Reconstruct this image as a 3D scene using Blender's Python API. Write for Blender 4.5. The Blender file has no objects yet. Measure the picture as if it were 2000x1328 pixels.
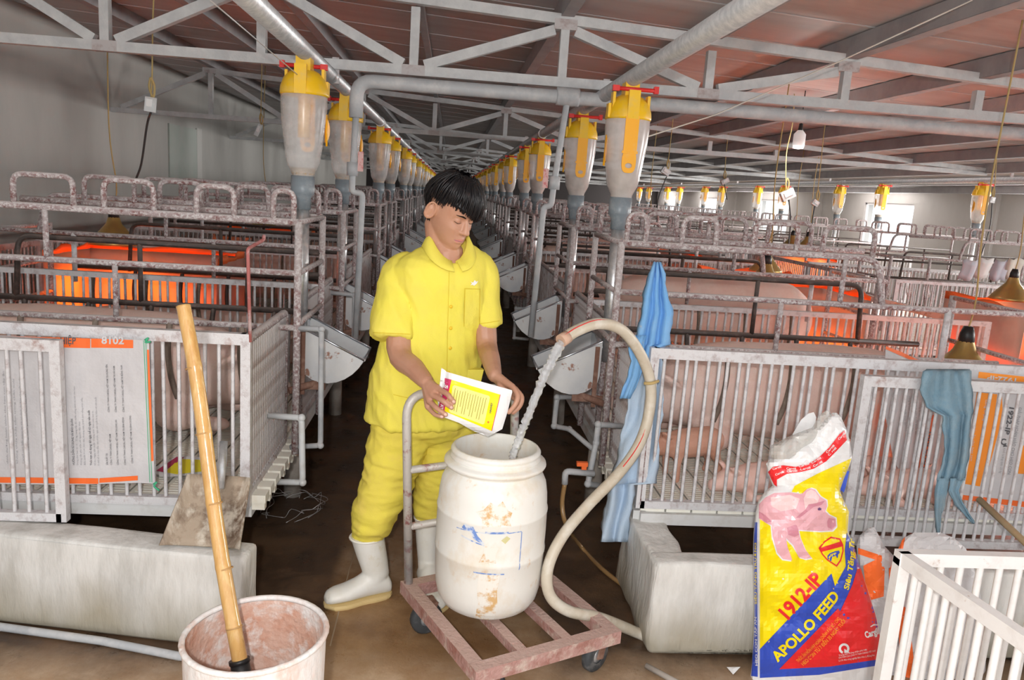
import bpy, bmesh, math, random
from mathutils import Vector, Matrix, noise
RNG = random.Random(11)
SC = bpy.context.scene
COL = SC.collection
PI = math.pi
V = Vector
# ------------------------------------------------------------------ camera
F_PX, CX, CY, CAM_H = 1525.0, 1000.0, 664.0, 1.55
YAW, PITCH, ROLL = 0.08706, 0.18512, 0.067
fw = V((math.sin(YAW)*math.cos(PITCH), math.cos(YAW)*math.cos(PITCH), -math.sin(PITCH)))
rt0 = V((math.cos(YAW), -math.sin(YAW), 0)); up0 = rt0.cross(fw)
rt = math.cos(ROLL)*rt0 + math.sin(ROLL)*up0
up = -math.sin(ROLL)*rt0 + math.cos(ROLL)*up0
cam = bpy.data.cameras.new('camera'); co = bpy.data.objects.new('camera', cam); COL.objects.link(co)
cam.sensor_width = 36.0; cam.lens = F_PX/2000*36.0; cam.clip_start = 0.05; cam.clip_end = 200
m = Matrix.Identity(4)
for i in range(3):
    m[i][0], m[i][1], m[i][2] = rt[i], up[i], -fw[i]
m[2][3] = CAM_H
co.matrix_world = m
SC.camera = co
def at(u, v, x=None, y=None, z=None):
    """measured photo point -> metres in the room, on a known plane"""
    d = fw + rt*((u-CX)/F_PX) + up*((CY-v)/F_PX)
    if y is not None: t = y/d.y
    elif z is not None: t = (z-CAM_H)/d.z
    else: t = x/d.x
    return V((d.x*t, d.y*t, CAM_H+d.z*t))
# ------------------------------------------------------------------ light
SC.view_settings.view_transform = 'Standard'
SC.view_settings.look = 'None'
SC.view_settings.gamma = 1.0
SC.view_settings.use_curve_mapping = False
SC.view_settings.exposure = 0.0
W = bpy.data.worlds.new('daylight'); SC.world = W; W.use_nodes = True
bg = W.node_tree.nodes['Background']; bg.inputs[0].default_value = (0.93, 0.97, 1.0, 1); bg.inputs[1].default_value = 1.9
def lamp(name, kind, loc, energy, color=(1, 1, 1), size=0.05, rot=None):
    l = bpy.data.lights.new(name, kind); l.energy = energy; l.color = color
    if kind in ('POINT', 'SPOT'): l.shadow_soft_size = size
    if kind == 'AREA': l.size = size
    o = bpy.data.objects.new(name, l); COL.objects.link(o); o.location = loc
    if rot: o.rotation_euler = rot
    return o
# the camera's own flash, just above and left of the lens
lamp('camera_flash', 'POINT', (-0.07, -0.28, CAM_H+0.16), 165, (1.0, 0.985, 0.97), 0.03)
# ------------------------------------------------------------------ materials
def mat(name, col, rough=0.6, metal=0.0, col2=None, sc=8.0, amt=(0.45, 0.62), col3=None, sc3=3.0, amt3=(0.5, 0.7), bump=0.0, bsc=60.0, stretch=(1, 1, 1),
        spec=0.5, alpha=1.0, trans=0.0, ior=1.45, emit=None, estr=0.0, sub=0.0, dust=None, coat=0.0, obj=True, foot=None):
    m = bpy.data.materials.new(name); m.use_nodes = True
    nt = m.node_tree; N = nt.nodes; L = nt.links
    b = N['Principled BSDF']
    b.inputs['Base Color'].default_value = (*col, 1); b.inputs['Roughness'].default_value = rough; b.inputs['Metallic'].default_value = metal
    b.inputs['Specular IOR Level'].default_value = spec; b.inputs['IOR'].default_value = ior
    b.inputs['Transmission Weight'].default_value = trans; b.inputs['Alpha'].default_value = alpha
    b.inputs['Coat Weight'].default_value = coat
    if sub: b.inputs['Subsurface Weight'].default_value = sub; b.inputs['Subsurface Radius'].default_value = (0.02, 0.008, 0.004); b.inputs['Subsurface Scale'].default_value = 0.5
    if emit: b.inputs['Emission Color'].default_value = (*emit, 1); b.inputs['Emission Strength'].default_value = estr
    tc = N.new('ShaderNodeTexCoord'); mp = N.new('ShaderNodeMapping'); mp.inputs['Scale'].default_value = stretch
    if obj: L.new(tc.outputs['Object'], mp.inputs[0])
    else:
        g = N.new('ShaderNodeNewGeometry'); L.new(g.outputs['Position'], mp.inputs[0])
    last = None
    def layer(prev, prevcol, c2, s, a):
        n = N.new('ShaderNodeTexNoise'); n.inputs['Scale'].default_value = s; n.inputs['Detail'].default_value = 6; n.inputs['Roughness'].default_value = 0.65
        L.new(mp.outputs[0], n.inputs['Vector'])
        r = N.new('ShaderNodeMapRange'); r.inputs[1].default_value = a[0]; r.inputs[2].default_value = a[1]
        L.new(n.outputs[0], r.inputs[0])
        x = N.new('ShaderNodeMix'); x.data_type = 'RGBA'
        L.new(r.outputs[0], x.inputs[0])
        if prev is None: x.inputs[6].default_value = (*prevcol, 1)
        else: L.new(prev, x.inputs[6])
        x.inputs[7].default_value = (*c2, 1)
        return x.outputs[2]
    if col2: last = layer(last, col, col2, sc, amt)
    if col3: last = layer(last, col, col3, sc3, amt3)
    if dust:      # settled dust on upward faces
        g2 = N.new('ShaderNodeNewGeometry'); sx = N.new('ShaderNodeSeparateXYZ'); L.new(g2.outputs['Normal'], sx.inputs[0])
        r = N.new('ShaderNodeMapRange'); r.inputs[1].default_value = 0.25; r.inputs[2].default_value = 0.8; r.inputs[4].default_value = 0.85
        L.new(sx.outputs[2], r.inputs[0])
        x = N.new('ShaderNodeMix'); x.data_type = 'RGBA'; L.new(r.outputs[0], x.inputs[0])
        if last is None: x.inputs[6].default_value = (*col, 1)
        else: L.new(last, x.inputs[6])
        x.inputs[7].default_value = (*dust, 1); last = x.outputs[2]
    if last is not None:
        L.new(last, b.inputs['Base Color'])
    if foot:      # splash grime that climbs from the floor
        g3 = N.new('ShaderNodeNewGeometry'); s3 = N.new('ShaderNodeSeparateXYZ'); L.new(g3.outputs['Position'], s3.inputs[0])
        n3 = N.new('ShaderNodeTexNoise'); n3.inputs['Scale'].default_value = 5; n3.inputs['Detail'].default_value = 8; L.new(mp.outputs[0], n3.inputs['Vector'])
        a3 = N.new('ShaderNodeMath'); a3.operation = 'MULTIPLY_ADD'; a3.inputs[1].default_value = 0.26; L.new(n3.outputs[0], a3.inputs[0]); L.new(s3.outputs[2], a3.inputs[2])
        r3 = N.new('ShaderNodeMapRange'); r3.inputs[1].default_value = 0.34; r3.inputs[2].default_value = 0.16; L.new(a3.outputs[0], r3.inputs[0])
        x = N.new('ShaderNodeMix'); x.data_type = 'RGBA'; L.new(r3.outputs[0], x.inputs[0]); L.new(last, x.inputs[6]); x.inputs[7].default_value = (*foot, 1); last = x.outputs[2]
        L.new(last, b.inputs['Base Color'])
    if bump:
        n = N.new('ShaderNodeTexNoise'); n.inputs['Scale'].default_value = bsc; n.inputs['Detail'].default_value = 5
        L.new(mp.outputs[0], n.inputs['Vector'])
        bp = N.new('ShaderNodeBump'); bp.inputs['Strength'].default_value = bump; bp.inputs['Distance'].default_value = 0.01
        L.new(n.outputs[0], bp.inputs['Height']); L.new(bp.outputs[0], b.inputs['Normal'])
    return m
M = {}
M['rail'] = mat('dusty_rail', (0.36, 0.29, 0.29), 0.75, 0, (0.20, 0.075, 0.07), 26, (0.48, 0.64), (0.60, 0.57, 0.57), 85, (0.47, 0.6), bump=0.3, bsc=150, dust=(0.60, 0.56, 0.55))
M['fence'] = mat('whitened_bar', (0.66, 0.65, 0.66), 0.55, 0.0, (0.42, 0.36, 0.36), 30, (0.5, 0.72), (0.33, 0.18, 0.15), 9, (0.62, 0.75), bump=0.25, bsc=200)
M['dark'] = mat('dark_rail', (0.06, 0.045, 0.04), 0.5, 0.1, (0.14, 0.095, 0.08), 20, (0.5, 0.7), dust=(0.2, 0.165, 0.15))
M['rib'] = mat('ribbed_bar', (0.60, 0.57, 0.57), 0.6, 0.1, (0.34, 0.26, 0.24), 18, (0.5, 0.65), (0.22, 0.12, 0.08), 5, (0.55, 0.75), bump=0.3, bsc=120)
M['galv'] = mat('galvanised_steel', (0.50, 0.52, 0.54), 0.42, 0.55, (0.66, 0.67, 0.68), 35, (0.4, 0.65), bump=0.12, bsc=90)
M['tube'] = mat('feed_tube_steel', (0.62, 0.64, 0.66), 0.33, 0.75, (0.8, 0.8, 0.8), 40, (0.45, 0.65), (0.45, 0.36, 0.22), 3, (0.6, 0.78), bump=0.1, bsc=60)
M['truss'] = mat('whitewashed_truss', (0.53, 0.54, 0.55), 0.7, 0.0, (0.64, 0.65, 0.65), 9, (0.4, 0.65), (0.36, 0.37, 0.39), 3, (0.55, 0.75), bump=0.15, bsc=120)
M['weld'] = mat('rusty_gusset', (0.53, 0.50, 0.50), 0.8, 0, (0.36, 0.27, 0.26), 20, (0.48, 0.7))
M['purlin'] = mat('roof_purlin', (0.36, 0.35, 0.36), 0.7, 0.1, (0.28, 0.27, 0.28), 5, (0.4, 0.7))
M['ceiling'] = mat('ceiling_panel', (0.60, 0.57, 0.565), 0.55, 0, (0.52, 0.465, 0.46), 1.3, (0.4, 0.65), (0.66, 0.635, 0.63), 2.2, (0.5, 0.75), stretch=(0.5, 2.5, 1), obj=False)
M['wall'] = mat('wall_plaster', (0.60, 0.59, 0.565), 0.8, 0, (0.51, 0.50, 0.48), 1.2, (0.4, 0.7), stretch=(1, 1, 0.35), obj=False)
M['wallL'] = mat('wall_plaster_shaded', (0.49, 0.48, 0.455), 0.8, 0, (0.42, 0.41, 0.39), 1.2, (0.4, 0.7), stretch=(1, 1, 0.35), obj=False)  # same plaster as the right wall, shade put into its colour to offset window light
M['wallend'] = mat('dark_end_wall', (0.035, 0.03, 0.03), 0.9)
M['finger'] = mat('brown_finger_bar', (0.20, 0.15, 0.12), 0.6, 0, (0.3, 0.25, 0.2), 20, (0.45, 0.7))
M['concrete'] = mat('whitewashed_concrete', (0.72, 0.71, 0.68), 0.85, 0, (0.52, 0.51, 0.48), 6, (0.42, 0.68), (0.42, 0.41, 0.36), 2.6, (0.55, 0.8), bump=0.5, bsc=35, stretch=(1.4, 1.4, 0.4), obj=False, foot=(0.40, 0.36, 0.28))
M['slat'] = mat('plastic_slat', (0.88, 0.86, 0.77), 0.45, 0, (0.78, 0.73, 0.61), 12, (0.5, 0.7))
M['beam'] = mat('white_beam', (0.66, 0.66, 0.65), 0.6, 0, (0.5, 0.47, 0.43), 7, (0.55, 0.75))
M['leg'] = mat('concrete_leg', (0.40, 0.36, 0.32), 0.8, 0, (0.25, 0.2, 0.16), 6, (0.45, 0.7))
M['steel'] = mat('trough_steel', (0.70, 0.71, 0.71), 0.38, 0.35, (0.58, 0.60, 0.63), 5, (0.4, 0.7), (0.34, 0.18, 0.13), 7.0, (0.60, 0.64), bump=0.05, bsc=30)
M['shine'] = mat('polished_steel', (0.66, 0.70, 0.75), 0.24, 0.9, (0.52, 0.56, 0.62), 9, (0.4, 0.7))
M['rust'] = mat('rust_brown', (0.20, 0.10, 0.07), 0.8, 0, (0.33, 0.2, 0.15), 25, (0.45, 0.7))
M['pvc'] = mat('grey_pvc', (0.22, 0.26, 0.29), 0.35, 0, (0.36, 0.39, 0.41), 15, (0.5, 0.75))
M['pvcw'] = mat('pale_pvc', (0.62, 0.64, 0.65), 0.4, 0, (0.5, 0.49, 0.47), 10, (0.5, 0.7))
M['pvcg'] = mat('dusty_grey_pipe', (0.46, 0.48, 0.50), 0.55, 0, (0.6, 0.6, 0.6), 12, (0.45, 0.7), (0.32, 0.34, 0.37), 5, (0.55, 0.75), stretch=(1, 1, 1))
M['yellow'] = mat('yellow_plastic', (0.86, 0.52, 0.01), 0.4, 0, (0.76, 0.50, 0.10), 20, (0.5, 0.75))
M['orangeP'] = mat('orange_strap', (0.93, 0.43, 0.01), 0.35, 0, (0.85, 0.5, 0.12), 14, (0.55, 0.75))
M['red'] = mat('red_plastic', (0.68, 0.03, 0.025), 0.4)
M['grain'] = mat('feed_grain', (0.52, 0.42, 0.31), 0.95, 0, (0.40, 0.30, 0.2), 150, (0.4, 0.6), bump=0.6, bsc=200)
M['brown'] = mat('amber_tube', (0.85, 0.48, 0.12), 0.4)
M['pig'] = mat('pig_skin', (0.86, 0.65, 0.575), 0.55, 0, (0.80, 0.55, 0.47), 5, (0.4, 0.7), (0.88, 0.71, 0.63), 11, (0.5, 0.75), bump=0.25, bsc=120, sub=0.08)
M['piglet'] = mat('piglet_skin', (0.84, 0.57, 0.49), 0.5, 0, (0.76, 0.46, 0.38), 9, (0.45, 0.7), bump=0.15, bsc=150, sub=0.1)
M['pigletred'] = mat('ruddy_piglet_skin', (0.66, 0.36, 0.26), 0.5, 0, (0.54, 0.26, 0.17), 9, (0.45, 0.7), bump=0.15, bsc=150, sub=0.1)
M['black'] = mat('black_rubber', (0.015, 0.015, 0.016), 0.45)
M['brass'] = mat('brass_shade', (0.50, 0.36, 0.12), 0.35, 0.7, (0.42, 0.31, 0.14), 12, (0.4, 0.7))
M['cord'] = mat('rope_fibre', (0.45, 0.33, 0.14), 0.9)
M['cable'] = mat('dark_cable', (0.05, 0.05, 0.05), 0.6)
M['bulb'] = mat('infrared_bulb', (1, 0.4, 0.1), 0.3, emit=(1.0, 0.30, 0.05), estr=12)
M['white'] = mat('white_plastic', (0.80, 0.80, 0.80), 0.4)
M['steelrod'] = mat('thin_wire', (0.55, 0.55, 0.55), 0.4, 0.6)
def floor_mat():
    m = mat('wet_floor', (0.13, 0.075, 0.042), 0.3, obj=False)
    nt = m.node_tree; N = nt.nodes; L = nt.links; b = N['Principled BSDF']
    g = N.new('ShaderNodeNewGeometry'); sp = N.new('ShaderNodeSeparateXYZ'); L.new(g.outputs['Position'], sp.inputs[0])
    def noi(s, d=6):
        n = N.new('ShaderNodeTexNoise'); n.inputs['Scale'].default_value = s; n.inputs['Detail'].default_value = d; n.inputs['Roughness'].default_value = 0.7
        L.new(g.outputs['Position'], n.inputs['Vector']); return n.outputs[0]
    def mr(src, a, bb, lo=0, hi=1):
        r = N.new('ShaderNodeMapRange'); r.inputs[1].default_value = a; r.inputs[2].default_value = bb; r.inputs[3].default_value = lo; r.inputs[4].default_value = hi
        L.new(src, r.inputs[0]); return r.outputs[0]
    def mix(f, a, bb):
        x = N.new('ShaderNodeMix'); x.data_type = 'RGBA'; L.new(f, x.inputs[0])
        for i, c in ((6, a), (7, bb)):
            if isinstance(c, tuple): x.inputs[i].default_value = (*c, 1)
            else: L.new(c, x.inputs[i])
        return x.outputs[2]
    def math2(op, a, bb):
        x = N.new('ShaderNodeMath'); x.operation = op
        for i, c in ((0, a), (1, bb)):
            if isinstance(c, float): x.inputs[i].default_value = c
            else: L.new(c, x.inputs[i])
        return x.outputs[0]
    base = mix(mr(noi(3.5), 0.42, 0.65), (0.060, 0.036, 0.022), (0.135, 0.078, 0.042))        # slurry-wet dark concrete
    walk = mix(mr(noi(5), 0.4, 0.68), (0.22, 0.118, 0.05), (0.34, 0.205, 0.10))              # trodden walkway
    walk = mix(mr(noi(2.2), 0.5, 0.72), walk, (0.42, 0.30, 0.19))
    near = mix(mr(noi(6), 0.4, 0.65), (0.46, 0.31, 0.185), (0.62, 0.46, 0.32))                 # drier sandy apron
    near = mix(mr(noi(1.7), 0.5, 0.72), near, (0.36, 0.205, 0.10))
    wob = math2('MULTIPLY', noi(4), 0.10)
    xw = math2('ADD', sp.outputs[0], wob)
    inx = math2('MULTIPLY', mr(xw, -0.36, -0.31), mr(xw, 0.50, 0.43))
    iny = math2('MULTIPLY', inx, mr(math2('ADD', sp.outputs[1], math2('MULTIPLY', noi(3), 0.8)), 4.6, 3.2))
    c = mix(iny, base, walk)
    c = mix(mr(math2('ADD', sp.outputs[1], math2('MULTIPLY', noi(2.5), 0.35)), 2.62, 2.38), c, near)
    L.new(c, b.inputs['Base Color'])
    L.new(mr(noi(7), 0.35, 0.7, 0.24, 0.6), b.inputs['Roughness'])
    bp = N.new('ShaderNodeBump'); bp.inputs['Strength'].default_value = 0.35; bp.inputs['Distance'].default_value = 0.008
    L.new(noi(18, 8), bp.inputs['Height']); L.new(bp.outputs[0], b.inputs['Normal'])
    return m
M['floor'] = floor_mat()
def clear_mat(name, tint, op):
    m = bpy.data.materials.new(name); m.use_nodes = True; nt = m.node_tree; N = nt.nodes; L = nt.links
    b = N['Principled BSDF']; b.inputs['Base Color'].default_value = (*tint, 1); b.inputs['Roughness'].default_value = 0.22
    t = N.new('ShaderNodeBsdfTransparent'); x = N.new('ShaderNodeMixShader')
    tc = N.new('ShaderNodeTexCoord'); n = N.new('ShaderNodeTexNoise'); n.inputs['Scale'].default_value = 25; n.inputs['Detail'].default_value = 6; L.new(tc.outputs['Object'], n.inputs[0])
    r = N.new('ShaderNodeMapRange'); r.inputs[1].default_value = 0.3; r.inputs[2].default_value = 0.7; r.inputs[3].default_value = op-0.05; r.inputs[4].default_value = op+0.07; L.new(n.outputs[0], r.inputs[0])
    L.new(r.outputs[0], x.inputs[0]); L.new(t.outputs[0], x.inputs[1]); L.new(b.outputs[0], x.inputs[2])
    L.new(x.outputs[0], N['Material Output'].inputs[0])
    return m
M['clear'] = clear_mat('dusty_clear_plastic', (0.80, 0.78, 0.77), 0.36)
M['clearR'] = clear_mat('frosted_clear_plastic', (0.72, 0.67, 0.65), 0.60)
M['liner'] = clear_mat('clear_film', (0.72, 0.71, 0.67), 0.6)
# ------------------------------------------------------------------ mesh helpers
class MB:
    def __init__(s): s.v = []; s.f = []; s.sm = []; s.mi = []
    def add(s, vs, fs, smooth=False, mi=0):
        o = len(s.v); s.v += [tuple(p) for p in vs]
        for f in fs: s.f.append([i+o for i in f]); s.sm.append(smooth); s.mi.append(mi)
        return s
    def box(s, c, d, rot=None, mi=0):
        x, y, z = d[0]/2, d[1]/2, d[2]/2
        vs = [V((a*x, b*y, e*z)) for a in (-1, 1) for b in (-1, 1) for e in (-1, 1)]
        if rot is not None: vs = [rot @ p for p in vs]
        vs = [p+V(c) for p in vs]
        return s.add(vs, [(0, 1, 3, 2), (4, 6, 7, 5), (0, 4, 5, 1), (2, 3, 7, 6), (0, 2, 6, 4), (1, 5, 7, 3)], False, mi)
    def bar(s, a, b, w, h, mi=0, upv=(0, 0, 1)):      # rectangular bar a->b
        a, b = V(a), V(b); d = b-a; l = d.length; d.normalize()
        x = d.cross(V(upv))
        if x.length < 1e-4: x = d.cross(V((0, 1, 0)))
        x.normalize(); y = x.cross(d)
        rot = Matrix((x, d, y)).transposed()
        return s.box((a+b)/2, (w, l, h), rot, mi)
    def tube(s, pts, r, n=8, mi=0, cap=True, closed=False):
        pts = [V(p) for p in pts]; k = len(pts)
        rs = r if isinstance(r, (list, tuple)) else [r]*k
        tans = []
        for i in range(k):
            if closed: t = pts[(i+1) % k]-pts[i-1]
            else: t = pts[min(i+1, k-1)]-pts[max(i-1, 0)]
            tans.append(t.normalized() if t.length > 1e-9 else V((0, 0, 1)))
        nrm = tans[0].orthogonal().normalized(); vs = []; fs = []
        for i in range(k):
            t = tans[i]; nrm = (nrm - t*nrm.dot(t))
            nrm = nrm.normalized() if nrm.length > 1e-6 else t.orthogonal().normalized()
            b = t.cross(nrm)
            for j in range(n):
                a = 2*PI*j/n; vs.append(pts[i]+(nrm*math.cos(a)+b*math.sin(a))*rs[i])
        for i in range(k if closed else k-1):
            for j in range(n):
                i2 = (i+1) % k
                fs.append((i*n+j, i*n+(j+1) % n, i2*n+(j+1) % n, i2*n+j))
        s.add(vs, fs, True, mi)
        if cap and not closed:
            o = len(s.v)-len(vs)
            s.f.append([o+j for j in reversed(range(n))]); s.sm.append(False); s.mi.append(mi)
            s.f.append([o+(k-1)*n+j for j in range(n)]); s.sm.append(False); s.mi.append(mi)
        return s
    def lathe(s, prof, n=16, mat4=None, mi=0, a0=0, a1=2*PI, caps=True, smooth=True):
        full = abs(a1-a0-2*PI) < 1e-6; c = n if full else n+1; vs = []; fs = []
        for (r, z) in prof:
            for j in range(c):
                a = a0+(a1-a0)*j/n; vs.append(V((r*math.cos(a), r*math.sin(a), z)))
        for i in range(len(prof)-1):
            for j in range(n):
                j2 = (j+1) % c; fs.append((i*c+j, i*c+j2, (i+1)*c+j2, (i+1)*c+j))
        if mat4 is not None: vs = [mat4 @ p for p in vs]
        s.add(vs, fs, smooth, mi)
        if caps and full:
            o = len(s.v)-len(vs); k = len(prof)
            if prof[0][0] > 1e-4: s.f.append([o+j for j in reversed(range(n))]); s.sm.append(False); s.mi.append(mi)
            if prof[-1][0] > 1e-4: s.f.append([o+(k-1)*n+j for j in range(n)]); s.sm.append(False); s.mi.append(mi)
        return s
    def loft(s, rings, cap=True, mi=0, smooth=True, closed=True):
        n = len(rings[0]); vs = [p for r in rings for p in r]; fs = []
        for i in range(len(rings)-1):
            for j in range(n if closed else n-1):
                j2 = (j+1) % n; fs.append((i*n+j, i*n+j2, (i+1)*n+j2, (i+1)*n+j))
        s.add(vs, fs, smooth, mi)
        if cap and closed:
            o = len(s.v)-len(vs)
            s.f.append([o+j for j in reversed(range(n))]); s.sm.append(smooth); s.mi.append(mi)
            s.f.append([o+(len(rings)-1)*n+j for j in range(n)]); s.sm.append(smooth); s.mi.append(mi)
        return s
    def ball(s, c, r, n=12, mi=0, rot=None):
        r = V((r, r, r)) if not hasattr(r, '__len__') else V(r)
        rings = []
        k = max(6, n//2)
        for i in range(k+1):
            t = PI*i/k
            t = min(max(t, 0.06), PI-0.06); ring = []
            for j in range(n):
                a = 2*PI*j/n; p = V((math.sin(t)*math.cos(a)*r.x, math.sin(t)*math.sin(a)*r.y, -math.cos(t)*r.z))
                if rot is not None: p = rot @ p
                ring.append(p+V(c))
            rings.append(ring)
        return s.loft(rings, True, mi)
    def mesh(s, name, mats):
        me = bpy.data.meshes.new(name); me.from_pydata(s.v, [], s.f); me.update()
        me.polygons.foreach_set('use_smooth', s.sm)
        for q in (mats if isinstance(mats, (list, tuple)) else [mats]): me.materials.append(q)
        me.polygons.foreach_set('material_index', s.mi)
        return me
    def build(s, name, mats, parent=None, fix=True):
        me = s.mesh(name, mats)
        if fix:
            b = bmesh.new(); b.from_mesh(me); bmesh.ops.recalc_face_normals(b, faces=b.faces); b.to_mesh(me); b.free()
        return link(name, me, parent)
def link(name, me, parent=None, loc=None):
    o = bpy.data.objects.new(name, me); COL.objects.link(o)
    if parent is not None: o.parent = parent
    if loc is not None: o.location = loc
    return o
def empty(name, loc=(0, 0, 0), rz=0.0):
    o = bpy.data.objects.new(name, None); COL.objects.link(o); o.location = loc; o.rotation_euler = (0, 0, rz); o.empty_display_size = 0.1
    return o
def tag(o, label=None, cat=None, group=None, kind=None):
    if label: o['label'] = label
    if cat: o['category'] = cat
    if group: o['group'] = group
    if kind: o['kind'] = kind
    return o
def kids(o): return KID.get(o.name, None) or [c for c in o.children]
KID = {}
def copy_tree(o, parent=None, loc=None, rz=None, mirror=None):
    c = o.copy(); COL.objects.link(c)
    if parent is not None: c.parent = parent
    if loc is not None: c.location = loc
    if rz is not None: c.rotation_euler = (0, 0, rz)
    for ch in list(o.children): copy_tree(ch, c)
    return c
def rel(pts, o): return [V(p)-V(o) for p in pts]
def smooth_path(pts, k=6, closed=False):
    pts = [V(p) for p in pts]; out = []; n = len(pts)
    for i in range(n if closed else n-1):
        g = (lambda q: pts[q % n]) if closed else (lambda q: pts[max(0, min(n-1, q))])
        p0, p1, p2, p3 = g(i-1), g(i), g(i+1), g(i+2)
        for j in range(k):
            t = j/k; out.append(0.5*((2*p1)+(-p0+p2)*t+(2*p0-5*p1+4*p2-p3)*t*t+(-p0+3*p1-3*p2+p3)*t**3))
    if not closed: out.append(pts[-1])
    return out
def fillet(pts, r=0.03, k=4):
    pts = [V(p) for p in pts]; out = [pts[0]]
    for i in range(1, len(pts)-1):
        a, b, c = pts[i-1], pts[i], pts[i+1]
        ra = min(r, (a-b).length*0.45, (c-b).length*0.45)
        p, q = b+(a-b).normalized()*ra, b+(c-b).normalized()*ra
        for j in range(k+1):
            t = j/k; out.append(p*(1-t)**2+2*b*t*(1-t)+q*t*t)
    out.append(pts[-1]); return out
DG = None
def fuse(mb, voxel, smooth=4, factor=0.5, name='body'):
    """join overlapping closed volumes into one continuous surface"""
    me = mb.mesh('tmp', M['white']); o = bpy.data.objects.new('tmp', me); COL.objects.link(o)
    b = bmesh.new(); b.from_mesh(me); bmesh.ops.recalc_face_normals(b, faces=b.faces); b.to_mesh(me); b.free()
    r = o.modifiers.new('r', 'REMESH'); r.mode = 'VOXEL'; r.voxel_size = voxel
    if smooth:
        s = o.modifiers.new('s', 'SMOOTH'); s.factor = factor; s.iterations = smooth
    dg = bpy.context.evaluated_depsgraph_get(); dg.update()
    out = bpy.data.meshes.new_from_object(o.evaluated_get(dg)); out.name = name
    bpy.data.objects.remove(o); bpy.data.meshes.remove(me)
    out.materials.clear()
    out.polygons.foreach_set('use_smooth', [True]*len(out.polygons))
    return out
def solid(mb, th, name, mats, parent=None, sub=0):
    o = mb.build(name, mats, parent, fix=False)
    md = o.modifiers.new('thick', 'SOLIDIFY'); md.thickness = th; md.offset = 0
    return o
# flat print: text and polygons laid on a surface
def text_bm(body, size=1.0, bold=0.0, shear=0.0, align='LEFT', spacing=1.0):
    c = bpy.data.curves.new('t', 'FONT'); c.body = body; c.size = size; c.offset = bold; c.shear = shear; c.align_x = align; c.resolution_u = 3; c.space_character = spacing
    o = bpy.data.objects.new('t', c); COL.objects.link(o)
    dg = bpy.context.evaluated_depsgraph_get(); dg.update()
    me = bpy.data.meshes.new_from_object(o.evaluated_get(dg))
    bpy.data.objects.remove(o); bpy.data.curves.remove(c)
    b = bmesh.new(); b.from_mesh(me); bpy.data.meshes.remove(me); return b
def poly_bm(pts):
    b = bmesh.new(); b.faces.new([b.verts.new((p[0], p[1], 0)) for p in pts]); b.normal_update(); return b
def lay(b, fn, step=None, name='print', material=None, parent=None, flip=False):
    """cut the 2-d print b along a grid of the given step and map every vertex by fn(x, y)"""
    if step:
        bmesh.ops.triangulate(b, faces=b.faces)
        xs = [v.co.x for v in b.verts]; ys = [v.co.y for v in b.verts]
        for ax, lo, hi in ((0, min(xs), max(xs)), (1, min(ys), max(ys))):
            q = math.ceil(lo/step)*step
            while q < hi:
                if q > lo+1e-6:
                    no = (1, 0, 0) if ax == 0 else (0, 1, 0)
                    bmesh.ops.bisect_plane(b, geom=b.verts[:]+b.edges[:]+b.faces[:], plane_co=(q, q, 0), plane_no=no)
                q += step
    for v in b.verts: v.co = fn(v.co.x, v.co.y)
    me = bpy.data.meshes.new(name); b.to_mesh(me); b.free()
    me.materials.append(material); return link(name, me, parent)
def ordn(i): return ['first', 'second', 'third', 'fourth', 'fifth', 'sixth', 'seventh', 'eighth', 'ninth', 'tenth', 'eleventh', 'twelfth', 'thirteenth', 'fourteenth', 'fifteenth', 'sixteenth', 'seventeenth', 'eighteenth'][i]
# ================================================================== the setting
XL, XR, YB, YF = -3.65, 8.9, 34.0, -1.6
fl = MB(); fl.add([(XL, YF-2, 0), (XR, YF-2, 0), (XR, YB, 0), (XL, YB, 0)], [(0, 1, 2, 3)])
tag(fl.build('floor', M['floor']), kind='structure')
def zc(x): return 2.465-0.058*x          # underside line of the roof truss
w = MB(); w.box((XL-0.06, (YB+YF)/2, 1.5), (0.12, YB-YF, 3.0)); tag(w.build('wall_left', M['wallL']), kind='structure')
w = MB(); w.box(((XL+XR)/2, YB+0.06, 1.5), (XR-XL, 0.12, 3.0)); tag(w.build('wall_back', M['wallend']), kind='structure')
# right wall with window openings, built from the strips around them
WIN = [(3.2, 5.1), (8.9, 10.75), (14.69, 16.54), (20.4, 22.45), (26.2, 28.1), (31.2, 32.8)]
w = MB(); WX = XR+0.1
y0 = YF
for a, b in WIN:
    w.box((WX, (y0+a)/2, 1.2), (0.2, a-y0, 2.4)); w.box((WX, (a+b)/2, 0.47), (0.2, b-a, 0.94)); w.box((WX, (a+b)/2, 2.13), (0.2, b-a, 0.54)); y0 = b
w.box((WX, (y0+YB)/2, 1.2), (0.2, YB-y0, 2.4))
wr = tag(w.build('wall_right', M['wall']), kind='structure')
for yy in (12.4, 18.6, 24.4): 
    p = MB(); p.box((XR-0.03, yy, 1.05), (0.06, 0.22, 2.1)); p.build('pilaster', M['wall'], wr)
for i, (a, b) in enumerate(WIN[2:5]):
    wn = empty('window_%d' % (i+1), (XR+0.05, (a+b)/2, 1.40)); tag(wn, kind='structure')
    h = (b-a)/2; f = MB()
    for s in (-1, 1): f.box((0, s*(h-0.02), 0), (0.05, 0.04, 0.92)); f.box((0, 0, s*0.44), (0.05, 2*h, 0.04))
    f.build('window_frame', M['white'], wn)
for a, b in WIN:
    o = lamp('window_daylight', 'AREA', (XR-0.02, (a+b)/2, 1.4), 235, (1.0, 0.98, 0.95), 1.0, (0, PI/2, 0)); o.data.shape = 'RECTANGLE'; o.data.size = 0.9; o.data.size_y = b-a
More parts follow.
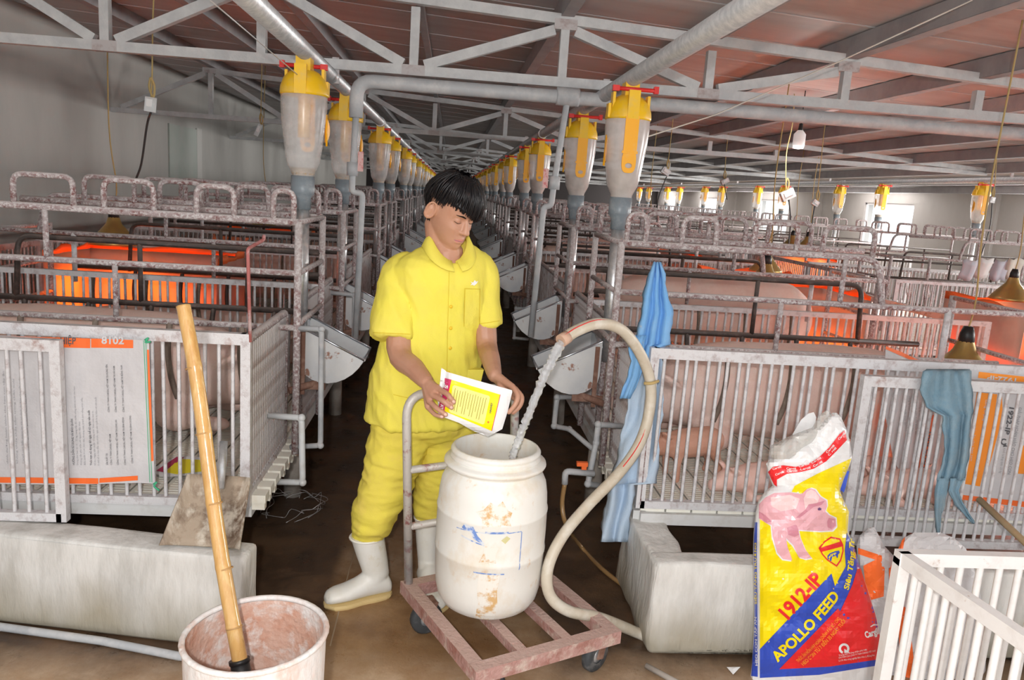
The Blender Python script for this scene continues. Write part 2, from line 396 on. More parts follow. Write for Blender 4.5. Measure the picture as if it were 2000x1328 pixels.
# ceiling: sloping panels, one object per panel strip
ce = empty('ceiling', (0, 0, 0)); tag(ce, kind='structure')
PW = 0.62; k = 0; proto = None
Y = -1.55
while Y < YB:
    x0, x1 = XL, XR; g = 0.006
    if proto is None:
        c = MB(); vs = []
        for yy in (g, PW-g):
            for x in (x0, x1): vs += [(x, yy, zc(x)+0.15), (x, yy, zc(x)+0.19)]
        c.add(vs, [(0, 2, 6, 4), (1, 5, 7, 3), (0, 4, 5, 1), (2, 3, 7, 6), (0, 1, 3, 2), (4, 6, 7, 5)])
        q = c.build('panel', M['ceiling'], ce); proto = q
    else:
        q = proto.copy(); COL.objects.link(q)
    q.location = (0, Y, 0.0); k += 1; Y += PW
M['seam'] = mat('seam_strip', (0.74, 0.73, 0.72), 0.5)
c = MB(); Y = -1.55+PW
while Y < YB:
    c.add([(XL, Y-g-0.003, zc(XL)+0.147), (XR, Y-g-0.003, zc(XR)+0.147), (XR, Y+g+0.003, zc(XR)+0.147), (XL, Y+g+0.003, zc(XL)+0.147)], [(0, 1, 2, 3)]); Y += PW
c.build('joint_strip', M['seam'], ce)
PX = [-2.62, -1.78, -1.01, -0.235, 0.545, 1.34, 2.10, 2.87, 3.65, 4.45, 5.3, 6.2, 7.2, 8.2]
for i, x in enumerate(PX):
    c = MB(); t = 0.055 if x != -0.235 else 0.03
    c.box((x, (YB-1.4)/2, zc(x)+0.092), (t, YB+1.4, 0.105))
    c.add([(x-t/2-0.0, -1.4, zc(x)+0.038), (x+t/2+0.012, -1.4, zc(x)+0.038), (x+t/2+0.012, YB, zc(x)+0.038), (x-t/2, YB, zc(x)+0.038)], [(0, 1, 2, 3)])
    c.build('purlin', M['purlin'], ce)
# roof trusses -------------------------------------------------------
ZB = 2.145
def truss():
    root = empty('roof_truss', (0, 0, 0))
    def zt(x): return max(zc(x), ZB+0.03)
    def mem(name, a, b, w=0.05, h=0.05):
        q = MB(); q.bar(a, b, w, h); return q.build(name, M['truss'], root)
    mem('bottom_chord', (XL, 0, ZB), (6.2, 0, ZB))
    mem('top_chord', (-2.7, 0, zt(-2.7)), (6.2, 0, zt(6.2)))
    for x in PX[:11]: 
        if zt(x)-ZB > 0.08: mem('upright', (x, 0, ZB+0.022), (x, 0, zt(x)-0.022), 0.045, 0.045)
    seq = [(-3.6, 'b'), (-2.62, 't'), (-1.78, 'b'), (-1.01, 't'), (-0.235, 'b'), (0.545, 't'), (1.34, 'b'), (2.10, 't')]
    for (xa, ka), (xb, kb) in zip(seq, seq[1:]):
        za = ZB+0.03 if ka == 'b' else zt(xa)-0.03; zb = ZB+0.03 if kb == 'b' else zt(xb)-0.03
        s = 0.055
        mem('diagonal_brace', (xa+s, 0, za), (xb-s, 0, zb), 0.045, 0.05)
    for x, kk in seq[1:]:
        z = ZB if kk == 'b' else zt(x)
        q = MB(); q.box((x, 0, z), (0.12, 0.052, 0.052)); q.build('gusset_weld', M['weld'], root)
    return root
tr0 = truss()
TY = [4.3, 8.9, 13.4, 17.9, 22.4, 26.9, 31.4]
for i, y in enumerate(TY):
    o = tr0 if i == 0 else copy_tree(tr0)
    o.location = (0, y, 0)
    lab = ['whitewashed steel roof truss nearest the camera, spanning above the worker'][0] if i == 0 else '%s whitewashed steel roof truss from the front, spanning the barn' % ordn(i)
    tag(o, lab, 'truss', 'roof trusses')
# concrete kerbs the front pens stand behind ---------------------------
def lump(mb, name, mats, parent=None, amp=0.006, fr=9, bev=0.015, cuts=0):
    o = mb.build(name, mats, parent)
    b = bmesh.new(); b.from_mesh(o.data)
    if bev: bmesh.ops.bevel(b, geom=b.edges[:], offset=bev, segments=2, affect='EDGES', profile=0.5)
    bmesh.ops.triangulate(b, faces=b.faces)
    for _ in range(cuts): bmesh.ops.subdivide_edges(b, edges=[e for e in b.edges if e.calc_length() > 0.05], cuts=1, use_grid_fill=True)
    for v in b.verts:
        n = noise.noise_vector(v.co*fr); v.co += n*amp
    for f in b.faces: f.smooth = True
    b.to_mesh(o.data); b.free(); return o
c = MB(); c.box((-2.07, 2.475, 0.165), (2.9, 0.125, 0.33)); c.v = [tuple(V((-0.62, 2.40, 0))+Matrix.Rotation(-0.165, 3, 'Z') @ (V(p)-V((-0.62, 2.40, 0)))) for p in c.v]
tag(lump(c, 'trim_1', M['concrete'], cuts=4), 'whitewashed concrete kerb under the left pen front', kind='structure')
c = MB(); c.box((2.1, 2.49, 0.17), (2.68, 0.11, 0.34)); c.box((0.825, 2.70, 0.168), (0.135, 0.52, 0.335))
tag(lump(c, 'trim_2', M['concrete'], cuts=4, amp=0.012), 'whitewashed concrete kerb corner beside the blue cloth', kind='structure')
# slab joint on the aisle floor
c = MB(); c.tube([(-0.335, 2.45, -0.0076), (-0.34, 3.0, -0.0076), (-0.335, 3.6, -0.0076)], 0.009, 6); c.build('slab_joint', mat('worn_joint', (0.30, 0.22, 0.14), 0.8), bpy.data.objects['floor'])
# feed pipes ------------------------------------------------------------
ZP = 2.085
def feedpipe(x, label):
    o = empty('feed_pipe', (x, 0, ZP)); tag(o, label, 'pipe', 'feed pipes')
    p = MB(); p.tube([(0, -1.2 if x < 3 else 1.5, 0), (0, 33, 0)], 0.037, 14); p.build('steel_pipe', M['galv'], o)
    for y in TY:
        b = MB(); b.box((0.02, y, 0.03), (0.035, 0.02, 0.13)); b.build('bracket', M['weld'], o)
    for y in (1.4, 7.1, 12.9): 
        if x > 3 and y < 5: continue
        b = MB(); b.tube([(0, y-0.06, 0), (0, y+0.06, 0)], 0.042, 14); b.build('coupling', M['galv'], o)
    return o
feedpipe(-0.655, 'galvanised feed pipe above the left row of dispensers')
feedpipe(0.767, 'galvanised feed pipe above the right row of dispensers')
feedpipe(6.5, 'galvanised feed pipe in front of the far windowed wall')
# ------------------------------------------------------------------ feed dispensers
def dispenser(frost):
    cl = M['clearR'] if frost else M['clear']
    r = empty('feed_dispenser')
    # cap
    b = MB(); b.lathe([(0.102, 1.905), (0.104, 1.915), (0.101, 1.94), (0.088, 1.975), (0.062, 2.003), (0.035, 2.015), (0.0, 2.017)], 20)
    b.box((0, 0, 2.035), (0.062, 0.085, 0.075)); 
    cap = b.build('yellow_cap', M['yellow'], r)
    for c_, d_ in (((0.0, -0.094, 1.965), (0.05, 0.018, 0.12)), ((0.0, 0.094, 1.965), (0.05, 0.018, 0.12)), ((-0.078, -0.02, 1.975), (0.012, 0.05, 0.09)), ((-0.095, -0.02, 1.94), (0.012, 0.05, 0.06)), ((0.078, -0.02, 1.965), (0.012, 0.05, 0.09))):
        b = MB(); b.box(c_, d_); b.build('cap_rib', M['yellow'], cap)
    b = MB(); b.tube([(-0.085, -0.045, 2.035), (0.115, -0.045, 2.035)], [0.009, 0.009], 8); b.box((0.105, -0.045, 2.037), (0.02, 0.024, 0.03)); b.box((-0.075, -0.045, 2.035), (0.03, 0.022, 0.024))
    b.build('locking_pin', M['red'], r)
    # clear body
    rings = []; N = 20
    for z, w, d in ((1.91, 0.098, 0.098), (1.87, 0.098, 0.099), (1.80, 0.094, 0.096), (1.72, 0.084, 0.088), (1.66, 0.076, 0.080), (1.62, 0.070, 0.072), (1.59, 0.056, 0.056), (1.575, 0.049, 0.049), (1.555, 0.047, 0.047)):
        rings.append([V((w*math.cos(2*PI*j/N)*(1+0.02*(j % 2)), d*math.sin(2*PI*j/N)*(1+0.02*(j % 2)), z)) for j in range(N)])
    b = MB(); b.loft(rings, cap=False); b.build('clear_hopper', cl, r)
    b = MB(); b.lathe([(0.0, 1.60), (0.054, 1.60), (0.050, 1.575), (0.044, 1.557), (0, 1.556)] if not frost else [(0.0, 1.69), (0.074, 1.685), (0.066, 1.63), (0.05, 1.58), (0.044, 1.557), (0, 1.556)], 16); b.build('feed_grain', M['grain'], r)
    # strap with finger hole (front, -y) and inner tube
    b = MB(); pts = []
    n = 24; zc_ = 1.722; vs = []
    for k, y in ((0, -0.0985), (1, -0.0925)):
        for j in range(n):
            a = 2*PI*j/n; vs.append((0.032*math.copysign(abs(math.cos(a))**0.6, math.cos(a)), y, zc_+0.050*math.copysign(abs(math.sin(a))**0.75, math.sin(a))))
        for j in range(n):
            a = 2*PI*j/n; vs.append((0.0155*math.cos(a), y, zc_-0.018+0.011*math.sin(a)))
    for j in range(n):
        j2 = (j+1) % n
        b.add([], []); b.f += [[j, j2, n+j2, n+j], [2*n+j2, 2*n+j, 3*n+j, 3*n+j2], [j2, j, 2*n+j, 2*n+j2], [n+j, n+j2, 3*n+j2, 3*n+j]]; b.sm += [False]*4; b.mi += [0]*4
    b.v = [tuple(q) for q in vs]
    b.box((0, -0.0985, 1.842), (0.060, 0.006, 0.15)); b.box((0, -0.0975, 1.762), (0.07, 0.006, 0.012))
    b.build('dosing_strap', M['orangeP'], r)
    b = MB(); b.lathe([(0.026, 1.73), (0.026, 1.905)], 12); b.build('inner_tube', M['brown'], r)
    # half-moon lid on the aisle side (-x)
    b = MB(); vs = []; n = 10
    for t in (-0.004, 0.004):
        for j in range(n+1):
            a = PI*j/n; vs.append(V((-0.088-0.030*math.sin(a)*0.5+0.0, -0.02+t-0.045*math.sin(a)*0.9, 1.77+0.055*math.cos(a))))
    fs = [tuple(range(n+1)), tuple(reversed(range(n+1, 2*n+2)))]+[(j, n+1+j, n+2+j, j+1) for j in range(n)]+[(0, n, 2*n+1, n+1)]
    b.add(vs, fs); b.tube([(-0.093, -0.02, 1.835), (-0.096, -0.02, 1.70)], 0.005, 6); b.build('side_lid', M['orangeP'], r)
    # reducer, collar, drop tube
    b = MB(); b.lathe([(0.052, 1.565), (0.052, 1.495), (0.050, 1.488), (0.037, 1.468), (0.037, 1.42), (0.03, 1.42)], 18); b.build('grey_reducer', M['pvc'], r)
    b = MB(); b.tube([(0, 0, 1.425), (0, 0, 0.80)], 0.031, 14); b.build('drop_tube', M['tube'], r)
    return r
PAT = []      # centres of the crates along the barn and their boundaries
BND = [2.76]
for k in range(10):
    b = 4.2+3.6*k
    PAT += [(b-0.66, -1), (b+0.66, 1)]
    BND += [b, b+1.8]
dl = dispenser(False); dr = dispenser(True)
for i in range(16):
    y = PAT[i][0]
    for side in (0, 1):
        pro = dl if side == 0 else dr
        o = pro if i == 0 else copy_tree(pro)
        o.location = ((-0.66, 0.767)[side], y+0.04, 0); o.rotation_euler = (0, 0, PI if side == 0 else 0)
        tag(o, '%s yellow-capped clear feed dispenser from the camera in the %s row' % (ordn(i), ('left', 'right')[side]), 'feed dispenser', ('left', 'right')[side]+' row of feed dispensers')
for i in range(3, 14):
    y = PAT[i][0]
    o = copy_tree(dl); o.location = (6.5, y+0.89, 0); o.rotation_euler = (0, 0, 0)
    tag(o, 'feed dispenser hanging in front of the windowed wall, %s from the right' % ordn(i-3), 'feed dispenser', 'dispensers along the far wall')
# ------------------------------------------------------------------ feed troughs (half-drum, tilted to the aisle)
def trough():
    r = empty('feed_trough'); L2 = 0.135
    # profile in (x out to the aisle, z): straight lip line from back-top to front-low, arc beneath
    A, B = V((0.0, 0.925)), V((0.285, 0.785))
    def prof(n=14):
        c = (A+B)/2; rad = (B-A).length/2; d = (B-A).normalized(); nrm = V((d.y, -d.x)) if d.x > 0 else V((-d.y, d.x))
        if nrm.y > 0: nrm = -nrm
        return [c-d*rad*math.cos(PI*j/n)+nrm*rad*(1.18*math.sin(PI*j/n)) for j in range(n+1)]
    P = prof()
    # back drops straight down near the wall
    P = [V((max(p.x, 0.0), p.y)) for p in P]
    vs = []; n = len(P)
    for y in (-L2, L2):
        for p in P: vs.append((p.x, y, p.y))
    sh = MB(); sh.add(vs, [(j, j+1, n+j+1, n+j) for j in range(n-1)], True)
    o = solid(sh, 0.004, 'trough_shell', M['shine'], r)
    for y in (-L2, L2):
        e = MB(); e.add([(p.x, y, p.y) for p in P], [tuple(range(n))]); solid(e, 0.005, 'end_plate', M['steel'], r)
    rim = MB()
    for y in (-L2, L2): rim.tube([(A.x, y, A.y), (B.x, y, B.y)], 0.006, 6)
    rim.tube([(B.x, -L2, B.y), (B.x, L2, B.y)], 0.006, 6)
    rim.build('rolled_rim', M['shine'], r)
    # upstand lip at front and the strap to the wall
    s = MB(); s.bar((0.02, -L2-0.008, 0.90), (0.02, -L2-0.008, 0.62), 0.02, 0.006); s.bar((-0.02, -L2-0.01, 0.66), (0.12, -L2-0.01, 0.66), 0.03, 0.006, 0, (0, 1, 0)); s.build('support_strap', M['rust'], r)
    s = MB(); s.tube([(-0.03, -L2-0.05, 0.645), (0.10, -L2+0.02, 0.675)], 0.016, 8); s.build('pivot_rod', M['rust'], r)
    return r
t0 = trough()
for i in range(12):
    for side in (0, 1):
        o = t0 if (i == 0 and side == 0) else copy_tree(t0)
        o.location = ((-0.635, 0.705)[side], PAT[i][0], 0); o.rotation_euler = (0, 0, 0 if side == 0 else PI)
        if side == 1: o.rotation_euler = (0, 0, 0); o.scale = (-1, 1, 1)
        tag(o, '%s tilted steel feed trough from the camera along the %s pens' % (ordn(i), ('left', 'right')[side]), 'trough', ('left', 'right')[side]+' row of feed troughs')
# ------------------------------------------------------------------ sow crates. local x = away from the aisle wall, y along the barn, 0 = crate centre
HOOPS = [(0.02, 0.10), (0.255, 0.40), (0.565, 0.755), (0.87, 1.095)]
ZT = 1.378
def crate(detail, left=False):
    r = empty('sow_crate')
    rr = 0.0128
    parts = []
    def put(name, pts, rad, mt, n=8):
        parts.append((name, pts, rad, mt, n))
    for s in (-1, 1):
        y = s*0.3
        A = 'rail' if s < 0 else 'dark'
        # top rail, curving down at its far end on the near side
        put('top_rail', (fillet([(0.0, y, ZT), (1.13, y, ZT), (1.17, y, 1.18)], 0.08) if not left else fillet([(0.0, y, ZT), (1.62, y, ZT), (1.66, y, 1.18)], 0.08)) if s < 0 else [(0.0, y, ZT), (1.38, y, ZT)], 0.0148, 'rail')
        for a, b in HOOPS:
            put('hoop', fillet([(a, y, ZT), (a, y, 1.50), (b, y, 1.50), (b, y, ZT)], 0.04), 0.0118, 'rail')
        if s < 0:
            put('side_rail', [(0.0, y, 1.172), (1.95, y, 1.172)], rr, 'rail')
            put('side_rail', [(0.0, y, 0.945), (1.75, y, 0.945)], rr, 'rail')
            put('side_post', [(0.72, y, 1.172), (0.72, y, 0.945)], 0.0115, 'rail')
            put('side_post', [(1.48, y, 1.172), (1.48, y, 0.90)], 0.0145, 'fence')
            put('side_post', [(0.98, y, ZT), (0.98, y, 1.172)], 0.0115, 'rail')
        else:
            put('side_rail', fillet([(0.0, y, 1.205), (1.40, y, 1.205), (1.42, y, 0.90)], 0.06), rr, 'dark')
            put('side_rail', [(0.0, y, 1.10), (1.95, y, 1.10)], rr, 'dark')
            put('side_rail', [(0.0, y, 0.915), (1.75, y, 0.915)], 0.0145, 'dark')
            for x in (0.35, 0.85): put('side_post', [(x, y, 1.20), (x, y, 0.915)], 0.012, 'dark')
        # fingers that hang from the low rail
        for k in range(5):
            x = 0.22+0.29*k; z0 = 0.945 if s < 0 else 0.915
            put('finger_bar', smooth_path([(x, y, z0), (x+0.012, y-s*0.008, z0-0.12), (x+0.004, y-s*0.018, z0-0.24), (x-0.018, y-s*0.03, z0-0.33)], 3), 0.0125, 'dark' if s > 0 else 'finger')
        # posts at the aisle end
        put('end_post', [(0.0, y, 0.40), (0.0, y, ZT+0.005)], 0.0155, 'rail')
        put('rear_post', [(1.9, y, 0.40), (1.9, y, 1.18)], 0.018, 'rail')
    for z in (ZT, 1.17, 0.955): put('end_crossbar', [(0.0, -0.3, z), (0.0, 0.3, z)], 0.012, 'rail')
    for z in (1.17, 0.95, 0.75): put('rear_crossbar', [(1.9, -0.3, z), (1.9, 0.3, z)], 0.012, 'rail')
    if detail:
        for name, pts, rad, mt, n in parts:
            b = MB(); b.tube(pts, rad, n); b.build(name, M[mt], r)
    else:
        grp = {}
        for name, pts, rad, mt, n in parts:
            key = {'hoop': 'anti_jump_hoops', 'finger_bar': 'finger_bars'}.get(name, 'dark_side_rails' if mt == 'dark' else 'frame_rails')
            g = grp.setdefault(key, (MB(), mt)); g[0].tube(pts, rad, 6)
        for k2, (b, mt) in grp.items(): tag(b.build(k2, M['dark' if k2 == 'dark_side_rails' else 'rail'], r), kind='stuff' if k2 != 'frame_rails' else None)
    return r
cn, cl_, cf = crate(True), crate(True, True), crate(False)
used = set()
def place(proto, key, loc, flip):
    o = proto if key not in used else copy_tree(proto)
    used.add(key); o.location = loc; o.scale = (-1 if flip else 1, 1, 1); return o
XA = (-0.612, 0.715)
for i in range(12):
    for side in (0, 1):
        near = i < 4
        o = place((cl_ if side == 0 else cn) if near else cf, (near, side) if near else False, (XA[side], PAT[i][0], 0), side == 0)
        tag(o, '%s sow crate from the camera on the %s side, dusty rails topped by hoops' % (ordn(i), ('left', 'right')[side]), 'crate', 'sow crates on the %s' % ('left', 'right')[side])
for j, i in enumerate(range(2, 11)):
    o = place(cf, False, (6.4, PAT[i][0]+0.85, 0), True)
    tag(o, 'sow crate of the row by the windowed wall, %s from the camera' % ordn(j), 'crate', 'sow crates of the far row')
# ------------------------------------------------------------------ fences of vertical bars
def fence(name, L, z0, z1, pitch, rbar, detail, mt='fence', rail=0.02, top=True, bow=0.0, n=6, zoff=None):
    """along local +x from 0 to L"""
    r = empty(name)
    b = MB(); b.bar((0, 0, z1), (L, 0, z1), 0.032, rail*2); b.build('top_rail', M[mt], r)
    b = MB(); b.bar((0, 0, z0), (L, 0, z0), 0.03, 0.03); b.build('bottom_rail', M[mt], r)
    for x in (0, L):
        b = MB(); b.bar((x, 0, z0-0.015), (x, 0, z1+rail), 0.034, 0.03); b.build('end_post', M[mt], r)
    k = int(L/pitch); p = None; jn = MB()
    for i in range(1, k):
        x = L*i/k
        if detail:
            if p is None:
                q = MB(); q.tube([(0, 0, z0), (0, 0, z1)], rbar, 6, cap=False); p = q.build('bar', M[mt], r); p.location = (x, 0, 0)
            else:
                c = p.copy(); COL.objects.link(c); c.location = (x+RNG.uniform(-.003, .003), 0, 0); c.rotation_euler = (0, RNG.uniform(-.008, .008), 0)
        else: jn.tube([(x, 0, z0), (x, 0, z1)], rbar, 4, cap=False)
    if not detail: tag(jn.build('bars', M[mt], r), kind='stuff')
    return r
ZF = 0.99
f = fence('pen_fence', 1.95, 0.385, ZF, 0.0455, 0.0068, True); f.location = (-0.69, BND[0]-0.02, 0); f.scale = (-1, 1, 1)
tag(f, 'white barred front fence of the left pen, behind the printed white sack sheet', 'fence')
f = fence('pen_fence', 2.3, 0.40, ZF+0.01, 0.0415, 0.0068, True); f.location = (0.785, 2.82, 0)
tag(f, 'white barred front fence of the right pen, in front of the piglets', 'fence')
# second, overlapping gate leaves in front
f = fence('gate_leaf', 0.95, 0.35, 0.955, 0.052, 0.007, True); f.location = (-1.285, 2.65, 0); f.scale = (-1, 1, 1)
tag(f, 'narrow barred gate leaf hung over the printed sack sheet on the left', 'gate')
f = fence('gate_leaf', 1.2, 0.31, 0.95, 0.0405, 0.0068, True); f.location = (1.58, 2.74, 0)
tag(f, 'barred gate leaf under the grey-blue rag, overlapping the right fence', 'gate')
# dividing fences across the pens
first = None; fd = None
for i in range(1, 12):
    for side in (0, 1):
        near = i < 3
        if near:
            if first is None: o = first = fence('divider_fence', 2.3, 0.42, ZF+0.005, 0.0435, 0.0068, True, rail=0.014)
            else: o = copy_tree(first)
        else:
            if fd is None: o = fd = fence('divider_fence', 2.3, 0.42, ZF+0.005, 0.0435, 0.0068, False, rail=0.014)
            else: o = copy_tree(fd)
        o.location = ((-0.70, 0.79)[side], BND[i], 0); o.scale = (-1 if side == 0 else 1, 1, 1)
        tag(o, '%s barred dividing fence behind the %s front pen' % (ordn(i-1), ('left', 'right')[side]), 'fence', 'dividing fences on the '+('left', 'right')[side])
for j, i in enumerate(range(2, 11)):
    o = copy_tree(fd); o.location = (4.1, BND[i]+0.85, 0); o.scale = (1, 1, 1)
    tag(o, 'dividing fence in the row by the windowed wall, %s from the camera' % ordn(j), 'fence', 'dividing fences of the far row')
# long fences along the backs of the pens
for n_, (x, y0, y1, lab) in enumerate(((-3.0, 4.2, 13.2, 'long barred fence along the back of the left pens'), (3.09, 4.55, 13.2, 'long barred fence along the back of the right pens'), (4.1, 7.4, 20, 'long barred fence of the far row beside the walkway'))):
    f = fence('back_fence', y1-y0, 0.42, 0.97, 0.05, 0.0068, False, 'rib'); f.location = (x, y0, 0); f.rotation_euler = (0, 0, PI/2)
    tag(f, lab, 'fence')
# ribbed aisle walls between the troughs
wp = {}
def ribwall(side, y0, y1, lab, det):
    L = y1-y0; key = (round(L, 2), det)
    r = empty('ribbed_panel'); 
    if key not in wp:
        k = int(L/0.027); me = MB()
        for i in range(1, k): me.tube([(L*i/k, 0, 0.40), (L*i/k, 0, 0.97)], 0.0108, 6, cap=False)
        bar1 = MB(); bar1.tube([(0, 0, 0.40), (0, 0, 0.97)], 0.0108, 6, cap=False)
        tp = MB(); tp.tube(fillet([(0, 0, 0.40), (0, 0, 0.985), (L, 0, 0.985), (L, 0, 0.40)], 0.03), 0.016, 8)
        bt = MB(); bt.bar((0, 0, 0.41), (L, 0, 0.41), 0.03, 0.03)
        wp[key] = (me.mesh('bars', M['rib']), bar1.mesh('bar', M['rib']), tp.mesh('frame_tube', M['rail']), bt.mesh('bottom_rail', M['rib']), k)
    a, b1, t, bt, k = wp[key]
    if det:
        for i in range(1, k): link('bar', b1, r, (L*i/k, 0, 0))
    else: tag(link('bars', a, r), kind='stuff')
    link('frame_tube', t, r); link('bottom_rail', bt, r)
    r.location = ((-0.69, 0.785)[side], y0, 0); r.rotation_euler = (0, 0, PI/2)
    tag(r, lab, 'panel', 'ribbed panels on the '+('left', 'right')[side])
for side in (0, 1):
    nm = ('left', 'right')[side]
    ribwall(side, BND[0]+(0.0 if side == 0 else 0.06), 3.38-0.02*side, 'ribbed corner panel nearest the camera on the %s of the aisle' % nm, True)
    for q in range(4):
        b = 4.2+3.6*q
        ribwall(side, b-0.47, b+0.47, 'ribbed panel between the %s and %s troughs on the %s' % (ordn(2*q), ordn(2*q+1), nm), q == 0)
        ribwall(side, b+0.85, b+2.75, 'ribbed panel between the %s and %s troughs on the %s' % (ordn(2*q+1), ordn(2*q+2), nm), False)
# ------------------------------------------------------------------ raised slatted floors
def penfloor(L, W_, detail):
    r = empty('slatted_floor')
    n = int(L/0.1); jn = MB()
    q = MB(); w2 = 0.096
    for i in range(max(3, int(W_/0.1))):
        pass
    # one slat along y with rounded cross ribs
    ribs = int(W_/0.022); vs = []; fs = []
    for i in range(ribs):
        y = W_*(i+0.5)/ribs; q.box((0, y, 0.388), (w2, 0.015, 0.016))
    q.box((0, W_/2, 0.374), (w2, W_, 0.014))
    for s in (-1, 1): q.box((s*(w2/2-0.006), W_/2, 0.389), (0.012, W_, 0.018))
    me = None
    if not detail:
        jn = MB()
        for i in range(n): jn.box((0.05+i*L/n, W_/2, 0.385), (w2, W_, 0.022))
        tag(jn.build('slats', M['slat'], r), kind='stuff')
    for i in range(n if detail else 0):
        if me is None: o = q.build('slat', M['slat'], r); me = o
        else: o = me.copy(); COL.objects.link(o)
        o.location = (0.05+i*L/n, 0, RNG.uniform(-.001, .001))
    b = MB(); b.box((L/2, 0.0, 0.345), (L, 0.045, 0.045)); b.box((L/2, W_-0.02, 0.345), (L, 0.045, 0.045)); b.box((0.0, W_/2, 0.345), (0.05, W_, 0.05)); b.build('support_beam', M['beam'], r)
    b = MB()
    for y in (0.98, 0.1 if not detail else 1.4):
        pass
    for x in (0.02, 1.1, L-0.1):
        b = MB(); b.lathe([(0.045, 0), (0.04, 0.33)], 10, Matrix.Translation((x, min(W_-0.1, 1.0), 0))); b.build('leg', M['leg'], r)
    return r
pf = None; fp = {}
for i in range(0, 12):
    y0, y1 = BND[i], BND[i+1]; W_ = y1-y0
    for side in (0, 1):
        yy = y0+(0.06 if side == 1 and i == 0 else 0); ww = W_-(0.06 if side == 1 and i == 0 else 0)
        key = (round(ww, 2), i < 4)
        if key not in fp: fp[key] = penfloor(2.28, ww-0.02, i < 4); o = fp[key]
        else: o = copy_tree(fp[key])
        o.location = ((-0.70, 0.79)[side], yy, 0); o.scale = (-1 if side == 0 else 1, 1, 1)
        tag(o, 'raised slatted floor of the %s pen from the camera on the %s' % (ordn(i), ('left', 'right')[side]), 'floor', 'slatted pen floors')
fb = penfloor(2.28, 1.8, False)
for j, i in enumerate(range(2, 12)):
    o = fb if j == 0 else copy_tree(fb); o.location = (4.1, BND[i]+0.85, 0)
    tag(o, 'slatted floor in the row by the windowed wall, %s from the camera' % ordn(j), 'floor', 'slatted floors of the far row')

# notched slat ends that stick out past the corner panels
for side in (0, 1):
    xx = (-0.655, 0.755)[side]; pro = None
    host = [o for o in bpy.data.objects if o.name.startswith('slatted_floor') and o.parent is None and o.get('label', '').startswith('raised slatted floor of the first pen') and (o.location.x < 0) == (side == 0)][0]
    for k in range(0 if side == 0 else 3, 8):
        y = BND[0]+0.03+0.085*k
        q = MB(); q.box((0, 0, 0.012), (0.06, 0.062, 0.03)); q.box((0, -0.006, -0.018), (0.05, 0.03, 0.03))
        if pro is None: o = pro = q.build('slat_end', M['slat'], host); 
        else: o = pro.copy(); COL.objects.link(o)
        lx = (xx-host.location.x)*(-1 if side == 0 else 1); o.location = (lx, y-host.location.y, 0.378)
# red-primed rod standing at the left fence corner
b = MB(); b.tube(fillet([at(489, 668, y=2.73), at(484, 486, y=2.73), at(515, 468, y=2.86), at(516, 460, y=2.87)], 0.012, 3), 0.0065, 7)
tag(b.build('corner_rod', mat('red_primer', (0.40, 0.13, 0.12), 0.7, 0, (0.6, 0.52, 0.52), 14, (0.5, 0.68))), 'thin red-primed rod with a bent tip on the left fence corner', 'rod')
# ------------------------------------------------------------------ hanging bulbs that light the barn
def bulb_lamp(x, y, z, lab, e=45):
    r = empty('hanging_bulb', (x, y, 0))
    b = MB(); b.tube([(0, 0, zc(x)+0.152), (0, 0, z+0.09)], 0.004, 5); b.build('cord', M['cable'], r)
    b = MB(); b.lathe([(0.0, z+0.10), (0.014, z+0.10), (0.016, z+0.06), (0.02, z+0.05), (0.0, z+0.05)], 10); b.build('socket', M['black'], r)
    b = MB(); b.lathe([(0.02, z+0.05), (0.045, z+0.02), (0.045, z-0.06), (0.038, z-0.085), (0.0, z-0.09)], 14); b.build('bulb', M['ledbulb'], r)
    tag(r, lab, 'lamp', 'hanging bulbs')
    lamp('bulb_light', 'POINT', (x, y, z-0.16), e*0.2, (1.0, 0.97, 0.93), 0.08)
M['ledbulb'] = mat('led_bulb', (0.62, 0.6, 0.6), 0.4, emit=(1, 0.96, 0.92), estr=0.25)
bulb_lamp(2.63, 6.0, 2.12, 'white LED bulb hanging below the roof to the right of the pipes', 50)
